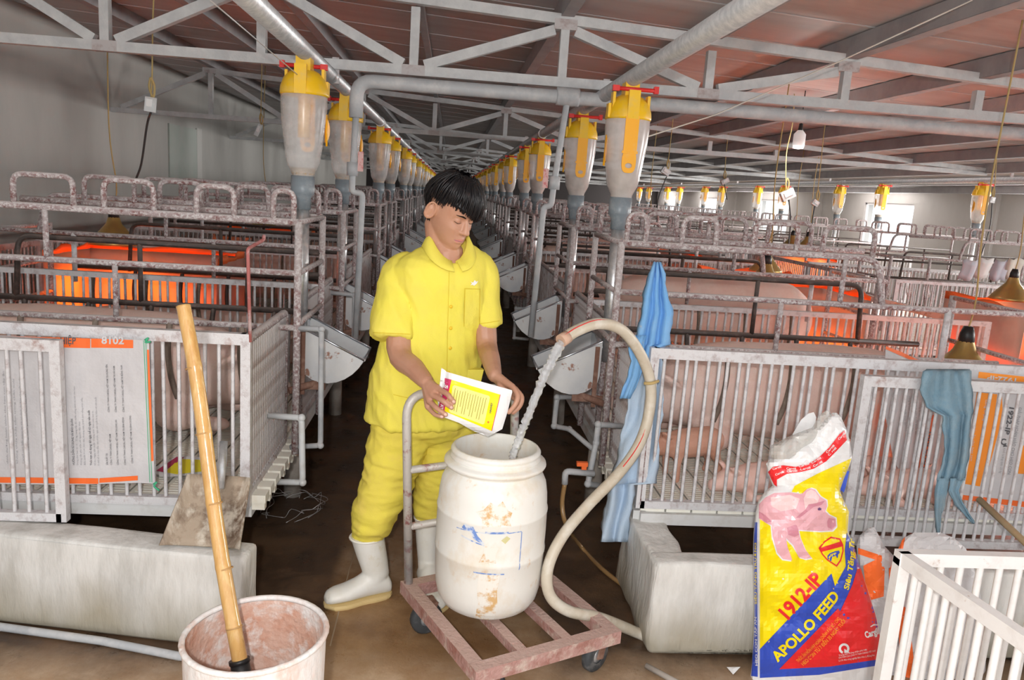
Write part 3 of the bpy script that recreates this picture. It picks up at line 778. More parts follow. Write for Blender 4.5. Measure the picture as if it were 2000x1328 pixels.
# ------------------------------------------------------------------ sows
def ringxyz(c, w, h, n=16, ax='x', tilt=0.0, flat=0.0):
    out = []
    for j in range(n):
        a = 2*PI*j/n; y = w*math.cos(a); z = h*math.sin(a)
        if z < 0: z *= (1-flat)
        out.append(V((c[0]-z*tilt, c[1]+y, c[2]+z)))
    return out
def sow_mesh(stand=False):
    """head towards x=0, rump towards +x"""
    b = MB(); prof = [(0.10, 0.60, .055, .06), (0.14, 0.605, .075, .085), (0.22, 0.63, .10, .115), (0.32, 0.665, .135, .155), (0.44, 0.69, .165, .195), (0.60, 0.69, .19, .215), (0.85, 0.685, .205, .225), (1.10, 0.69, .205, .225), (1.30, 0.69, .195, .215), (1.45, 0.68, .17, .19), (1.54, 0.66, .12, .14), (1.58, 0.65, .05, .07)]
    dz = 0.19 if stand else 0.0
    b.loft([ringxyz((x, 0, z+dz), w, h, tilt=(-0.35 if x < 0.25 else 0.0)) for x, z, w, h in prof])
    b.ball((0.085, 0, 0.585+dz), (0.03, 0.05, 0.045))
    for s in (-1, 1):
        rot = Matrix.Rotation(s*0.5, 3, 'X') @ Matrix.Rotation(0.5, 3, 'Y')
        b.ball((0.27, s*0.12, 0.74+dz), (0.085, 0.06, 0.02), 10, 0, rot)
        if stand:
            for x, k in ((0.48, 0), (1.38, 1)):
                b.tube([(x, s*0.11, 0.76), (x-0.02, s*0.12, 0.60), (x+0.03*k, s*0.12, 0.47), (x, s*0.12, 0.40)], [0.10, 0.055, 0.038, 0.04], 10)
        else:
            b.ball((0.50, s*0.14, 0.50), (0.10, 0.07, 0.075)); b.ball((0.36, s*0.13, 0.46), (0.09, 0.035, 0.035))
            b.ball((1.36, s*0.14, 0.52), (0.16, 0.08, 0.11)); b.ball((1.22, s*0.16, 0.45), (0.10, 0.04, 0.04))
    b.tube([(1.57, 0, 0.72+dz), (1.62, 0.03, 0.66+dz), (1.61, 0.05, 0.60+dz)], 0.012, 6)
    return fuse(b, 0.016, 6, name='sow_body')
sl, ss = sow_mesh(False), sow_mesh(True)
sl.materials.append(M['pig']); ss.materials.append(M['pig'])
def sow(me, side, i, lab, dx=0.0, cat='sow'):
    o = link('sow', me, None, (XA[side]+(-1 if side == 0 else 1)*(0.02+dx), PAT[i][0], 0)); o.scale = (-1.02 if side == 0 else 1.02, 1.22, 1.0); o.scale.z = 1.03
    tag(o, lab, 'pig', 'sows'); return o
sow(sl, 0, 0, 'pink sow lying in the nearest left crate')
sow(sl, 1, 0, 'pink sow lying in the nearest right crate beside the piglets')
sow(ss, 1, 1, 'pink sow standing in the second right crate, its back showing beside the blue cloth')
sow(sl, 0, 1, 'pink sow lying in the second left crate').scale.z = 0.82
sow(sl, 1, 2, 'pink sow lying in the third right crate')
sow(ss, 1, 3, 'pink sow standing in the fourth right crate')
sow(sl, 0, 2, 'pink sow lying in the third left crate')
sow(sl, 0, 3, 'pink sow lying in the fourth left crate')
sow(sl, 1, 4, 'pink sow lying in the fifth right crate')
sow(sl, 0, 4, 'pink sow lying in the fifth left crate')
# ------------------------------------------------------------------ piglets
def piglet_mesh(lying):
    b = MB(); z0 = 0.052 if lying else 0.125
    prof = [(-0.175, -0.012, .016, .018), (-0.155, -0.01, .021, .022), (-0.13, 0.0, .030, .033), (-0.10, 0.004, .036, .040), (-0.07, 0.0, .040, .043), (-0.02, 0.0, .050, .052), (0.05, 0.0, .052, .053), (0.10, 0.004, .046, .050), (0.14, 0.0, .034, .038), (0.155, 0, .015, .02)]
    b.loft([ringxyz((x, 0, z0+z), w, h, 12) for x, z, w, h in prof])
    for s in (-1, 1):
        b.ball((-0.105, s*0.035, z0+0.043), (0.028, 0.018, 0.007), 8, 0, Matrix.Rotation(s*0.6, 3, 'X') @ Matrix.Rotation(0.6, 3, 'Y'))
        if lying:
            sy = 0.0 if s < 0 else 0.02
            b.tube([(-0.03, -0.03, z0-0.01-sy), (-0.075, -0.075, z0-0.02-sy), (-0.05, -0.115, 0.016+0.02*(s > 0))], [0.02, 0.014, 0.009], 8)
            b.tube([(0.10, -0.03, z0-0.01-sy), (0.09, -0.085, z0-0.02-sy), (0.125, -0.125, 0.016+0.02*(s > 0))], [0.024, 0.015, 0.009], 8)
        else:
            b.tube([(-0.045, s*0.03, z0), (-0.05, s*0.034, 0.06), (-0.045, s*0.034, 0.0)], [0.022, 0.013, 0.010], 8)
            b.tube([(0.095, s*0.03, z0), (0.11, s*0.034, 0.075), (0.135, s*0.034, 0.045), (0.12, s*0.034, 0.0)], [0.028, 0.017, 0.011, 0.010], 8)
    b.tube([(0.15, 0, z0+0.02), (0.168, 0.008, z0+0.012), (0.17, 0.012, z0-0.01)], 0.004, 5)
    return fuse(b, 0.0065, 3, name='piglet_body')
pst, ply = piglet_mesh(False), piglet_mesh(True)
pst.materials.append(M['pigletred']); ply.materials.append(M['piglet'])
ZFL = 0.397
def piglet(me, loc, rz, sc, lab):
    o = link('piglet', me, None, loc); o.rotation_euler = (0, 0, rz); o.scale = (sc,)*3
    tag(o, lab, 'piglet', 'piglets in the right pen'); return o
piglet(pst, (1.045, 3.13, ZFL), 0.35, 1.25, 'ruddy piglet standing with its head by the blue cloth')
piglet(ply, (1.30, 2.98, ZFL), 0.3, 1.25, 'pink piglet asleep on the slats, snout to the front bars')
piglet(ply, (1.60, 3.09, ZFL), 2.6, 1.05, 'pink piglet lying partly behind the yellow feed sack')
piglet(ply, (1.93, 2.97, ZFL), 0.2, 1.25, 'pink piglet lying behind the barred leaf, right of the feed sack')
piglet(ply, (2.02, 3.16, ZFL), 2.9, 1.1, 'pale piglet lying deepest in the pen, behind the barred leaf')
# ------------------------------------------------------------------ infrared heat lamps over the creep corners
def heat_lamp(x, y, z, e, sc, lab, glow=(1.0, 0.13, 0.008)):
    r = empty('heat_lamp', (x, y, 0))
    b = MB(); b.lathe([(0.03*sc, z+0.16*sc), (0.045*sc, z+0.12*sc), (0.075*sc, z+0.085*sc), (0.13*sc, z+0.02*sc), (0.14*sc, z), (0.137*sc, z), (0.126*sc, z+0.02*sc), (0.072*sc, z+0.08*sc), (0.03*sc, z+0.12*sc)], 22, caps=False)
    b.build('lamp_shade', M['brass'], r)
    b = MB(); b.lathe([(0.0, z+0.22*sc), (0.018*sc, z+0.22*sc), (0.028*sc, z+0.19*sc), (0.032*sc, z+0.145*sc), (0, z+0.145*sc)], 12); b.build('lamp_socket', M['black'], r)
    b = MB(); b.lathe([(0.0, z+0.13*sc), (0.02*sc, z+0.12*sc), (0.045*sc, z+0.05*sc), (0.05*sc, z+0.02*sc), (0.03*sc, z-0.005), (0, z-0.01)], 14); b.build('infrared_bulb', M['bulb'], r)
    b = MB(); b.tube(smooth_path([(0, 0, z+0.21*sc), (0.02, 0.01, z+0.4), (-0.015, 0.0, z+0.8), (0.0, 0, zc(x)+0.152)], 5), 0.0045, 5); b.build('cord', M['cord'], r)
    tag(r, lab, 'lamp', 'brass heat lamps')
    o = lamp('heat_glow', 'SPOT', (x, y, z-0.02), e*1.4, glow, 0.05); o.data.spot_size = 2.5; o.data.energy *= (1.9 if x > 0 else 1.5); o.data.spot_blend = 0.5
M['sackweave'] = mat('woven_sack_white', (0.60, 0.59, 0.60), 0.5, 0, (0.53, 0.52, 0.535), 6, (0.4, 0.7), bump=0.15, bsc=80)
M['sackdim'] = mat('creep_sheet', (0.72, 0.60, 0.54), 0.6, 0, (0.60, 0.47, 0.42), 6, (0.4, 0.7))
_n = M['sackdim'].node_tree; _t = _n.nodes.new('ShaderNodeBsdfTranslucent'); _t.inputs[0].default_value = (0.75, 0.55, 0.45, 1); _x = _n.nodes.new('ShaderNodeMixShader'); _x.inputs[0].default_value = 0.45
_n.links.new(_n.nodes['Principled BSDF'].outputs[0], _x.inputs[1]); _n.links.new(_t.outputs[0], _x.inputs[2]); _n.links.new(_x.outputs[0], _n.nodes['Material Output'].inputs[0])
M['printorange'] = mat('print_orange', (0.90, 0.16, 0.03), 0.5)
M['printorange2'] = mat('print_amber', (0.93, 0.30, 0.03), 0.5)
def creep(x0, y0, x1, y1, h, lab, open_side='-y'):
    """woven-sack screen hung on three sides round a piglet nest"""
    r = empty('creep_screen', (0, 0, 0)); z0 = 0.42
    loop = {'-y': [(x0, y0), (x0, y1), (x1, y1), (x1, y0)], '+x': [(x1, y0), (x0, y0), (x0, y1), (x1, y1)], 'none': [(x0, y0), (x0, y1), (x1, y1), (x1, y0), (x0+.02, y0)]}[open_side]
    pts = []
    for (a, b) in zip(loop, loop[1:]):
        for i in range(12): t = i/12; pts.append((a[0]*(1-t)+b[0]*t, a[1]*(1-t)+b[1]*t))
    pts.append(loop[-1]); vs = []; n = len(pts); zs = [0, .25, .5, .75, 0.9, 1]
    for q in zs:
        for i, p in enumerate(pts):
            d = 0.010*math.sin(i*1.7+q*2); vs.append((p[0]+d, p[1]+d*0.7, z0+h*q-0.02*(1+math.sin(i*0.9))*(q == 1)))
    b = MB(); b.add(vs[:5*n], [(k*n+i, k*n+i+1, (k+1)*n+i+1, (k+1)*n+i) for k in range(4) for i in range(n-1)], True); solid(b, 0.005, 'woven_sheet', M['sackdim'], r)
    b = MB(); b.add(vs[4*n:], [(i, i+1, n+i+1, n+i) for i in range(n-1)], True); solid(b, 0.006, 'printed_border', M['printorange'], r)
    tag(r, lab, 'screen', 'creep screens')
creep(-2.60, 5.22, -1.50, 5.92, 0.60, 'glowing creep screen behind the left front pens, lit orange by a heat lamp')
heat_lamp(-2.28, 5.55, 1.03, 40, 1.15, 'brass heat lamp above the glowing left creep')
creep(-2.6, 8.82, -1.6, 9.5, 0.55, 'dim red creep screen further back on the left')
heat_lamp(-2.1, 9.1, 1.0, 10, 1.0, 'brass heat lamp over the second left creep')
creep(1.95, 5.22, 2.95, 5.92, 0.62, 'glowing creep screen behind the right sow, under a wide brass lamp')
heat_lamp(2.33, 5.6, 0.975, 75, 1.2, 'wide brass heat lamp over the right creep, left of the others', (1.0, 0.17, 0.012))
creep(2.2, 6.06, 2.98, 6.78, 0.62, 'glowing creep screen beyond the wide brass lamp'); heat_lamp(2.68, 6.45, 1.04, 45, 1.0, 'brass heat lamp just right of the wide brass one')
creep(3.95, 5.0, 4.9, 5.9, 0.60, 'bright orange creep screen at the right edge under two brass lamps')
heat_lamp(4.38, 5.75, 0.99, 55, 1.1, 'brass heat lamp beside the draped grey sheets', (1.0, 0.09, 0.006))
heat_lamp(4.45, 5.25, 0.95, 65, 1.15, 'brass heat lamp nearest the right edge of the barn view', (1.0, 0.09, 0.006))
heat_lamp(2.52, 3.55, 0.80, 22, 1.2, 'brass heat lamp hanging low over the orange-printed sack')
creep(4.13, 9.68, 4.95, 10.35, 0.6, 'small pink-lit creep screen in the middle distance on the right'); heat_lamp(4.4, 9.85, 1.10, 18, 1.0, 'brass heat lamp in the middle distance, left of a twin'); heat_lamp(4.72, 10.1, 1.09, 18, 1.0, 'brass heat lamp in the middle distance, right of a twin')
creep(1.9, 8.82, 2.9, 9.5, 0.6, 'red-lit creep screen far back on the right'); heat_lamp(2.3, 9.1, 1.05, 14, 1.0, 'brass heat lamp far back over a red creep', (1.0, 0.08, 0.006))
# ------------------------------------------------------------------ water pipes
def pipe(name, label, runs, cat='pipe', group=None, mt='pvcg', extra=None):
    r = empty(name); tag(r, label, cat, group)
    for nm, pts, rad, fr in runs:
        b = MB(); b.tube(fillet(pts, fr, 5), rad, 12); b.build(nm, M[mt], r)
    return r
wx = -0.515
pp = pipe('water_pipe', 'thick grey water pipe crossing under the front truss, with drops at both aisle sides', [
    ('main_run', [(wx, 4.22, 1.88), (wx, 4.22, 2.065), (5.4, 4.22, 2.05), (5.4, 4.22, 1.2)], 0.036, 0.09),
    ('left_drop', [(wx, 4.22, 1.90), (wx-0.01, 4.22, 1.58), (wx-0.01, 4.22, 1.50), (wx+0.045, 4.22, 1.50), (wx+0.03, 4.22, 0.72)], 0.0165, 0.03),
    ('right_drop', [(0.575, 4.22, 2.07), (0.535, 4.22, 1.60), (0.53, 4.22, 1.50), (0.49, 4.22, 1.49), (0.47, 4.22, 0.78)], 0.0165, 0.03)])
b = MB(); b.lathe([(0.045, -0.06), (0.047, -0.05), (0.047, 0.05), (0.045, 0.06)], 14, Matrix.Translation((0.575, 4.22, 2.065)) @ Matrix.Rotation(PI/2, 4, 'Y')); b.build('tee_joint', M['pvcg'], pp)
for x, z in ((wx-0.01, 1.62), (0.538, 1.62)):
    b = MB(); b.lathe([(0.03, -0.035), (0.03, 0.035)], 12, Matrix.Translation((x, 4.22, z))); b.build('ball_valve', M['pvcg'], pp)
M['tagred'] = mat('faded_red_tag', (0.72, 0.45, 0.43), 0.6, 0, (0.62, 0.2, 0.2), 40, (0.5, 0.6))
for x, z in ((wx+0.035, 1.66), (0.485, 1.64)):
    b = MB(); b.box((x, 4.18, z), (0.028, 0.006, 0.10)); b.build('valve_tag', M['tagred'], pp)
def loop_pipe(name, lab, pix, y, rad, mt, fr=0.02, ys=None):
    pts = [at(u, v, y=(ys[i] if ys else y)) for i, (u, v) in enumerate(pix)]
    sg = 1 if pts[0].x > 0 else -1; pts[0].x += sg*0.06; pts[-1].x += sg*0.06
    r = empty(name); tag(r, lab, 'pipe', 'white pipe loops on the pens')
    b = MB(); b.tube(fillet(pts, fr, 4), rad, 10); b.build('pipe_run', M[mt], r)
    for p in pts[1:-1]:
        b = MB(); d = (pts[1]-pts[0]).normalized(); b.ball(p, rad*1.28, 10); b.build('elbow', M[mt], r)
    return r
loop_pipe('water_pipe_loop', 'white plastic pipe loop nearest the camera on the left pen corner', [(543, 812), (589, 816), (591, 942), (548, 942)], 3.0, 0.0125, 'pvcw', ys=(3.05, 3.0, 3.0, 3.05))
loop_pipe('water_pipe_loop', 'grey pipe loop passing in front of the nearest left trough', [(588, 641), (628, 643), (626, 870), (596, 874)], 3.2, 0.0115, 'pvcg', ys=(3.26, 3.2, 3.2, 3.26))
loop_pipe('water_pipe_loop', 'grey pipe loop passing in front of the second left trough', [(668, 573), (692, 576), (690, 700), (672, 712)], 4.4, 0.012, 'pvcg')
loop_pipe('water_pipe_loop', 'grey pipe loop on the corner panel beside the blue cloth', [(1212, 833), (1168, 829), (1164, 865), (1148, 945), (1175, 952)], 3.05, 0.0125, 'pvcg', ys=(3.2, 3.1, 3.1, 3.05, 3.2))
loop_pipe('water_pipe_loop', 'grey pipe loop under the nearest right trough', [(1118, 773), (1088, 776), (1082, 832), (1112, 838), (1150, 890)], 3.6, 0.0125, 'pvcg', ys=(3.7, 3.6, 3.6, 3.65, 3.5))
loop_pipe('water_pipe_loop', 'pale pipe loop beside the second right trough', [(1040, 603), (1008, 602), (1004, 660), (1020, 662)], 7.0, 0.014, 'pvcw')
# ------------------------------------------------------------------ cords and sockets hanging from the roof
def hanging(name, lab, pts, tip, cat='socket', rope=True, rad=0.004, mt='cord', tail=None, tilt=0.0):
    r = empty(name); tag(r, lab, cat, 'sockets hung from the roof')
    b = MB(); q0 = V(pts[0]); b.tube([V((q0.x, q0.y, zc(q0.x)+0.152)), q0]+smooth_path(pts, 4)[1:], rad, 5); b.build('rope', M[mt], r)
    p = V(pts[-1])
    if tip:
        w_, d_, h_ = tip; rot = Matrix.Rotation(tilt, 3, 'Y')
        b = MB(); b.box(p+rot @ V((0, 0, -h_/2)), tip, rot); b.build('socket_box', M['pvcw'], r)
        b = MB(); b.box(p+rot @ V((0, -d_/2-0.003, -h_*0.4)), (w_*0.6, 0.006, h_*0.5), rot); b.build('socket_face', M['white'], r)
        b = MB(); b.tube(smooth_path([p+V((0, 0, 0.10)), p+V((0.018, 0, 0.06)), p+V((0.012, 0, 0.0)), p+V((-0.008, 0, 0.05)), p+V((0, 0, 0.1))], 4), 0.006, 5); b.build('knot', M['cord'], r)
    if tail:
        b = MB(); b.tube(smooth_path(tail, 5), 0.006, 6); b.build('cable', M['cable'], r)
    return r
p = at(295, 190, y=4.4)
hanging('hanging_socket', 'grey socket box on a yellow rope near the left wall, cable hanging below', [at(300, 0, y=4.4), at(298, 60, y=4.4), at(297, 150, y=4.4), p], (0.05, 0.03, 0.075), tail=[p-V((0, 0, 0.07)), at(287, 245, y=4.5), at(276, 320, y=4.7), at(263, 360, y=4.8), at(265, 400, y=4.8)], tilt=0.1)
hanging('hanging_socket', 'small tilted fitting on a yellow cord in front of the second truss', [at(511, 145, y=7.5), at(510, 200, y=7.5), at(509, 243, y=7.5)], (0.035, 0.03, 0.11), tilt=0.4)
hanging('hanging_socket', 'white floodlight fitting hung on a cord below the roof on the right', [at(1552, 165, y=6.2), at(1548, 240, y=6.2), at(1536, 300, y=6.2), at(1535, 372, y=6.2)], (0.11, 0.04, 0.075), tail=[at(1540, 385, y=6.2), at(1544, 430, y=6.2), at(1540, 480, y=6.2)], tilt=-0.5)
hanging('hanging_socket', 'small socket on a yellow rope right of the floodlight fitting', [at(1608, 270, y=7), at(1602, 330, y=7), at(1595, 392, y=7)], (0.06, 0.04, 0.05), tail=[at(1592, 400, y=7), at(1586, 440, y=7), at(1590, 500, y=7)], tilt=0.5)
hanging('hanging_socket', 'black socket with two cables hung right of the nearest right dispenser', [at(1318, 200, y=8), at(1308, 290, y=8), at(1303, 330, y=8)], (0.09, 0.05, 0.06), tail=[at(1302, 345, y=8), at(1288, 380, y=8), at(1283, 405, y=8)], tilt=0.5)
hanging('hanging_socket', 'dark socket hung on a cord above the far dispensers', [at(1418, 300, y=9), at(1416, 330, y=9), at(1414, 350, y=9)], (0.09, 0.05, 0.05), tail=[at(1414, 355, y=9), at(1420, 390, y=9)], tilt=-0.5)
hanging('hanging_socket', 'socket on a yellow rope at the right edge by the nearest far dispenser', [at(1957, 285, y=8), at(1947, 310, y=8), at(1943, 360, y=8), at(1938, 385, y=8)], (0.05, 0.05, 0.06), tail=[at(1938, 395, y=8), at(1932, 450, y=8), at(1905, 530, y=8), at(1900, 560, y=7)], tilt=0.1)
b = MB(); b.tube([at(410, 0, y=2.6), at(580, 145, y=3.42)], 0.0025, 5); tag(b.build('stay_wire', M['steelrod']), 'thin wire running down to the nearest left dispenser', 'wire')
b = MB(); b.tube([at(1900, 0, y=3.2), at(1640, 120, y=3.6), at(1395, 225, y=3.9), at(1262, 268, y=3.62)], 0.0035, 5); tag(b.build('stay_wire', mat('pale_cord', (0.62, 0.58, 0.52), 0.9)), 'pale cord stretched across the roof down to the right dispenser', 'wire')
# grey sheets hung to dry over the far rail
for k, (u, v) in enumerate(((1895, 515), (1925, 512), (1958, 516), (1985, 512))):
    p = at(u, v, y=6.6); vs = []
    for i in range(5):
        for j in range(5):
            vs.append((p.x+(j-2)*0.036+0.01*math.sin(i+k), p.y+0.012*math.sin(j*1.9+k)+0.008*i, p.z+0.03-0.045*i+0.012*math.sin(j*1.9+k)))
    b = MB(); b.add(vs, [(i*5+j, i*5+j+1, i*5+j+6, i*5+j+5) for i in range(4) for j in range(4)], True)
    o = solid(b, 0.006, 'drying_rag', mat('grey_cloth_%d' % k, ((0.42, 0.42, 0.46), (0.58, 0.56, 0.55), (0.40, 0.40, 0.45), (0.55, 0.52, 0.46))[k], 0.8))
    tag(o, '%s rag drying on the far rail above the brass lamps, %s of four' % (('slate-grey', 'off-white', 'blue-grey', 'beige-grey')[k], ordn(k)), 'cloth', 'rags on the far rail')
# shuttered opening in the left wall
c = MB(); p0, p1 = at(330, 245, x=XL), at(385, 345, x=XL)
M['shutter'] = mat('green_grey_board', (0.42, 0.47, 0.43), 0.7, 0, (0.47, 0.49, 0.46), 4, (0.4, 0.7))
c.box((XL+0.005, (p0.y+p1.y)/2, 1.80), (0.03, 1.2, 0.68)); o = c.build('window_4', M['shutter']); tag(o, kind='structure')
c = MB(); c.box((XL+0.008, p1.y+0.05, 1.80), (0.03, 0.22, 0.72)); c.build('window_frame', M['wall'], o)
# ================================================================== the work area in front
def stained(name, base, s1, s2, rough=0.45, bump=0.08):
    return mat(name, base, rough, 0, s1, 7, (0.52, 0.70), s2, 16, (0.60, 0.74), bump=bump, bsc=50, stretch=(1, 1, 0.7))
M['drum'] = stained('stained_white_plastic', (0.80, 0.79, 0.74), (0.74, 0.66, 0.54), (0.66, 0.42, 0.21))
M['tub'] = mat('feed_caked_tub', (0.74, 0.71, 0.69), 0.8, 0, (0.62, 0.44, 0.36), 9, (0.42, 0.66), (0.76, 0.74, 0.72), 22, (0.46, 0.6), bump=0.4, bsc=60, stretch=(1, 1, 0.6))
M['tubin'] = mat('feed_caked_inside', (0.66, 0.47, 0.39), 0.85, 0, (0.56, 0.30, 0.21), 9, (0.40, 0.62), (0.74, 0.69, 0.66), 14, (0.48, 0.62), bump=0.5, bsc=60)
M['cart'] = mat('worn_red_paint', (0.46, 0.27, 0.24), 0.7, 0, (0.33, 0.15, 0.12), 14, (0.45, 0.65), (0.56, 0.44, 0.38), 22, (0.5, 0.66), bump=0.5, bsc=80, dust=(0.52, 0.37, 0.32))
M['handle'] = mat('worn_handle_paint', (0.55, 0.52, 0.48), 0.5, 0.2, (0.34, 0.16, 0.15), 16, (0.56, 0.64), (0.36, 0.37, 0.38), 6, (0.5, 0.7), bump=0.2, bsc=90)
M['tyre'] = mat('dusty_tyre', (0.05, 0.055, 0.06), 0.6, 0, (0.16, 0.16, 0.16), 20, (0.5, 0.7))
M['blueink'] = mat('faded_blue_print', (0.16, 0.28, 0.62), 0.5, 0, (0.66, 0.70, 0.76), 45, (0.46, 0.56))
M['water'] = mat('splashing_water', (0.93, 0.95, 0.97), 0.08, 0, trans=0.72, ior=1.33, bump=0.6, bsc=60, spec=1.0)
M['milk'] = mat('cloudy_mix', (0.62, 0.48, 0.36), 0.25)
# --- white drum
DX, DY = 0.187, 2.47
r = empty('plastic_drum', (DX, DY, 0)); tag(r, 'stained white plastic drum standing on the flat trolley', 'drum')
prof = [(0.0, 0.168), (0.11, 0.170), (0.135, 0.176), (0.155, 0.19), (0.170, 0.215), (0.178, 0.25), (0.182, 0.30), (0.184, 0.375), (0.1865, 0.38), (0.1865, 0.39), (0.184, 0.395), (0.185, 0.45), (0.184, 0.515), (0.186, 0.52), (0.186, 0.528), (0.183, 0.533), (0.180, 0.58), (0.174, 0.615), (0.163, 0.638), (0.150, 0.648), (0.146, 0.656)]
b = MB(); b.lathe(prof, 48, caps=False); b.build('drum_body', M['drum'], r)
b = MB(); b.lathe([(0.146, 0.652), (0.150, 0.662), (0.166, 0.668), (0.170, 0.675), (0.168, 0.683), (0.152, 0.686), (0.146, 0.69)], 48, caps=False); b.build('flange', M['drum'], r)
b = MB(); b.lathe([(0.146, 0.688), (0.150, 0.692), (0.1505, 0.698), (0.145, 0.702), (0.145, 0.708), (0.149, 0.712), (0.149, 0.718), (0.143, 0.726), (0.136, 0.728), (0.133, 0.724), (0.133, 0.66), (0.165, 0.62), (0.172, 0.50)], 48, caps=False); b.build('threaded_neck', M['drum'], r)
b = MB(); b.lathe([(0.0, 0.585), (0.171, 0.585)], 40, caps=False); b.build('liquid', M['milk'], r)
def onDrum(u, v):     # u = angle in metres of arc from the camera-facing line, v = height
    a = -PI/2-0.06+u/0.186; zz = v
    rr = 0.1868
    for (r0, z0), (r1, z1) in zip(prof[1:], prof[2:]):
        if z0 <= zz <= z1 and z1 > z0: rr = r0+(r1-r0)*(zz-z0)/(z1-z0)+0.0009
    return V((rr*math.cos(a), rr*math.sin(a), zz))
for pts in ([(-0.12, 0.497), (0.10, 0.500), (0.10, 0.503), (-0.12, 0.500)], [(-0.02, 0.500), (0.055, 0.502), (0.055, 0.506), (-0.02, 0.505)], [(-0.05, 0.362), (0.05, 0.360), (0.05, 0.364), (-0.05, 0.366)], [(0.10, 0.37), (0.103, 0.37), (0.103, 0.50), (0.10, 0.50)]):
    lay(poly_bm(pts), onDrum, 0.02, 'printed_line', M['blueink'], r)
lay(poly_bm([(-0.10, 0.505), (-0.09, 0.52), (-0.06, 0.515), (-0.045, 0.49), (-0.02, 0.465), (-0.025, 0.462), (-0.055, 0.475), (-0.07, 0.497), (-0.09, 0.5)]), onDrum, 0.02, 'printed_emblem', M['blueink'], r)
lay(poly_bm([(-0.10, 0.48), (-0.06, 0.47), (-0.02, 0.46), (-0.02, 0.457), (-0.06, 0.465), (-0.10, 0.476)]), onDrum, 0.02, 'printed_emblem', M['blueink'], r)
M['ochre'] = mat('rust_run', (0.66, 0.42, 0.19), 0.6, 0, (0.80, 0.77, 0.70), 26, (0.40, 0.52))
for k, (pts) in enumerate(([(-0.04, 0.19), (0.032, 0.19), (0.036, 0.25), (0.030, 0.30), (0.036, 0.36), (-0.032, 0.36), (-0.036, 0.31), (-0.030, 0.26)], [(-0.035, 0.40), (-0.01, 0.405), (0.02, 0.40), (0.018, 0.43), (0.027, 0.455), (0.0, 0.452), (-0.018, 0.46), (-0.022, 0.43)], [(-0.055, 0.565), (-0.03, 0.575), (-0.01, 0.60), (0.012, 0.59), (0.03, 0.605), (0.05, 0.575), (0.064, 0.568), (0.055, 0.54), (0.062, 0.525), (0.03, 0.53), (0.02, 0.51), (-0.005, 0.525), (-0.03, 0.515), (-0.033, 0.545)])):
    lay(poly_bm(pts), onDrum, 0.015, 'rust_stain', M['ochre'], r)
M['sticker'] = mat('torn_sticker', (0.62, 0.58, 0.30), 0.6)
lay(poly_bm([(0.032, 0.478), (0.05, 0.492), (0.062, 0.483), (0.046, 0.466)]), lambda u, v: onDrum(u, v)*1.0, 0.02, 'sticker', M['sticker'], r)
# --- flat trolley
c1, c2, c3 = V((0.15, 2.095, 0.145)), V((0.595, 2.31, 0.145)), V((-0.085, 2.585, 0.145)); c4 = c2+c3-c1
r = empty('flat_trolley', (0.25, 2.44, 0)); tag(r, 'low rusty-red trolley with tubular handle under the white drum', 'trolley')
O = V((0.25, 2.44, 0))
def rb(name, a, b_, w_=0.045, h_=0.045, mt='cart'):
    q = MB(); q.bar(a-O, b_-O, w_, h_); return q.build(name, M[mt], r)
ex = (c2-c1).normalized()*0.022; ey = (c3-c1).normalized()*0.022
rb('frame_bar', c1-ex, c2+ex); rb('frame_bar', c3-ex, c4+ex); rb('frame_bar', c1+ey, c3-ey); rb('frame_bar', c2+ey, c4-ey)
for t in (0.34, 0.68):
    a = c1+(c2-c1)*t; b_ = c3+(c4-c3)*t; rb('deck_slat', a+ey, b_-ey, 0.035, 0.03)
ha, hb = c3+V((0.0, 0.0, 0.02)), c3+(c4-c3)*0.86+V((0, 0, 0.02))
tp = V((-0.035, -0.02, 0.70))
b = MB(); b.tube(fillet(rel([ha, ha+tp, hb+tp*0.98+V((0, 0, 0.01)), hb], O), 0.085, 8), 0.0155, 12); b.build('handle_tube', M['handle'], r)
for t in (0.31, 0.61):
    b = MB(); b.tube(rel([ha+tp*t, hb+tp*t], O), 0.0135, 10); b.build('handle_crossbar', M['handle'], r)
for p, a in ((c1+ex*2.5+ey*1.5, 0.5), (c2-ex*1.2+ey*2.0, 0.72), (c3+ex*2-ey*3, 0.4), (c4-ex*2-ey*3, 1.3)):
    wz = Matrix.Translation(V((p.x, p.y, 0.058))-O) @ Matrix.Rotation(a, 4, 'Z') @ Matrix.Rotation(PI/2, 4, 'X')
    b = MB(); b.lathe([(0.026, -0.016), (0.05, -0.017), (0.058, -0.010), (0.058, 0.010), (0.05, 0.017), (0.026, 0.016)], 20, wz, caps=False); wh = b.build('wheel', M['tyre'], r)
    b = MB(); b.lathe([(0.0, -0.013), (0.027, -0.013), (0.027, 0.013), (0, 0.013)], 16, wz, caps=False); b.build('hub', M['galv'], wh)
    b = MB(); q = V((p.x, p.y, 0))-O; rz = Matrix.Rotation(a, 3, 'Z')
    for s in (-1, 1): b.bar(q+rz @ V((0, s*0.022, 0.05)), q+rz @ V((0.02, s*0.022, 0.125)), 0.03, 0.005, 0, tuple(rz @ V((0, 1, 0))))
    b.box(q+V((0, 0, 0.122)), (0.06, 0.055, 0.006), rz); b.build('caster_fork', M['rust'], wh)
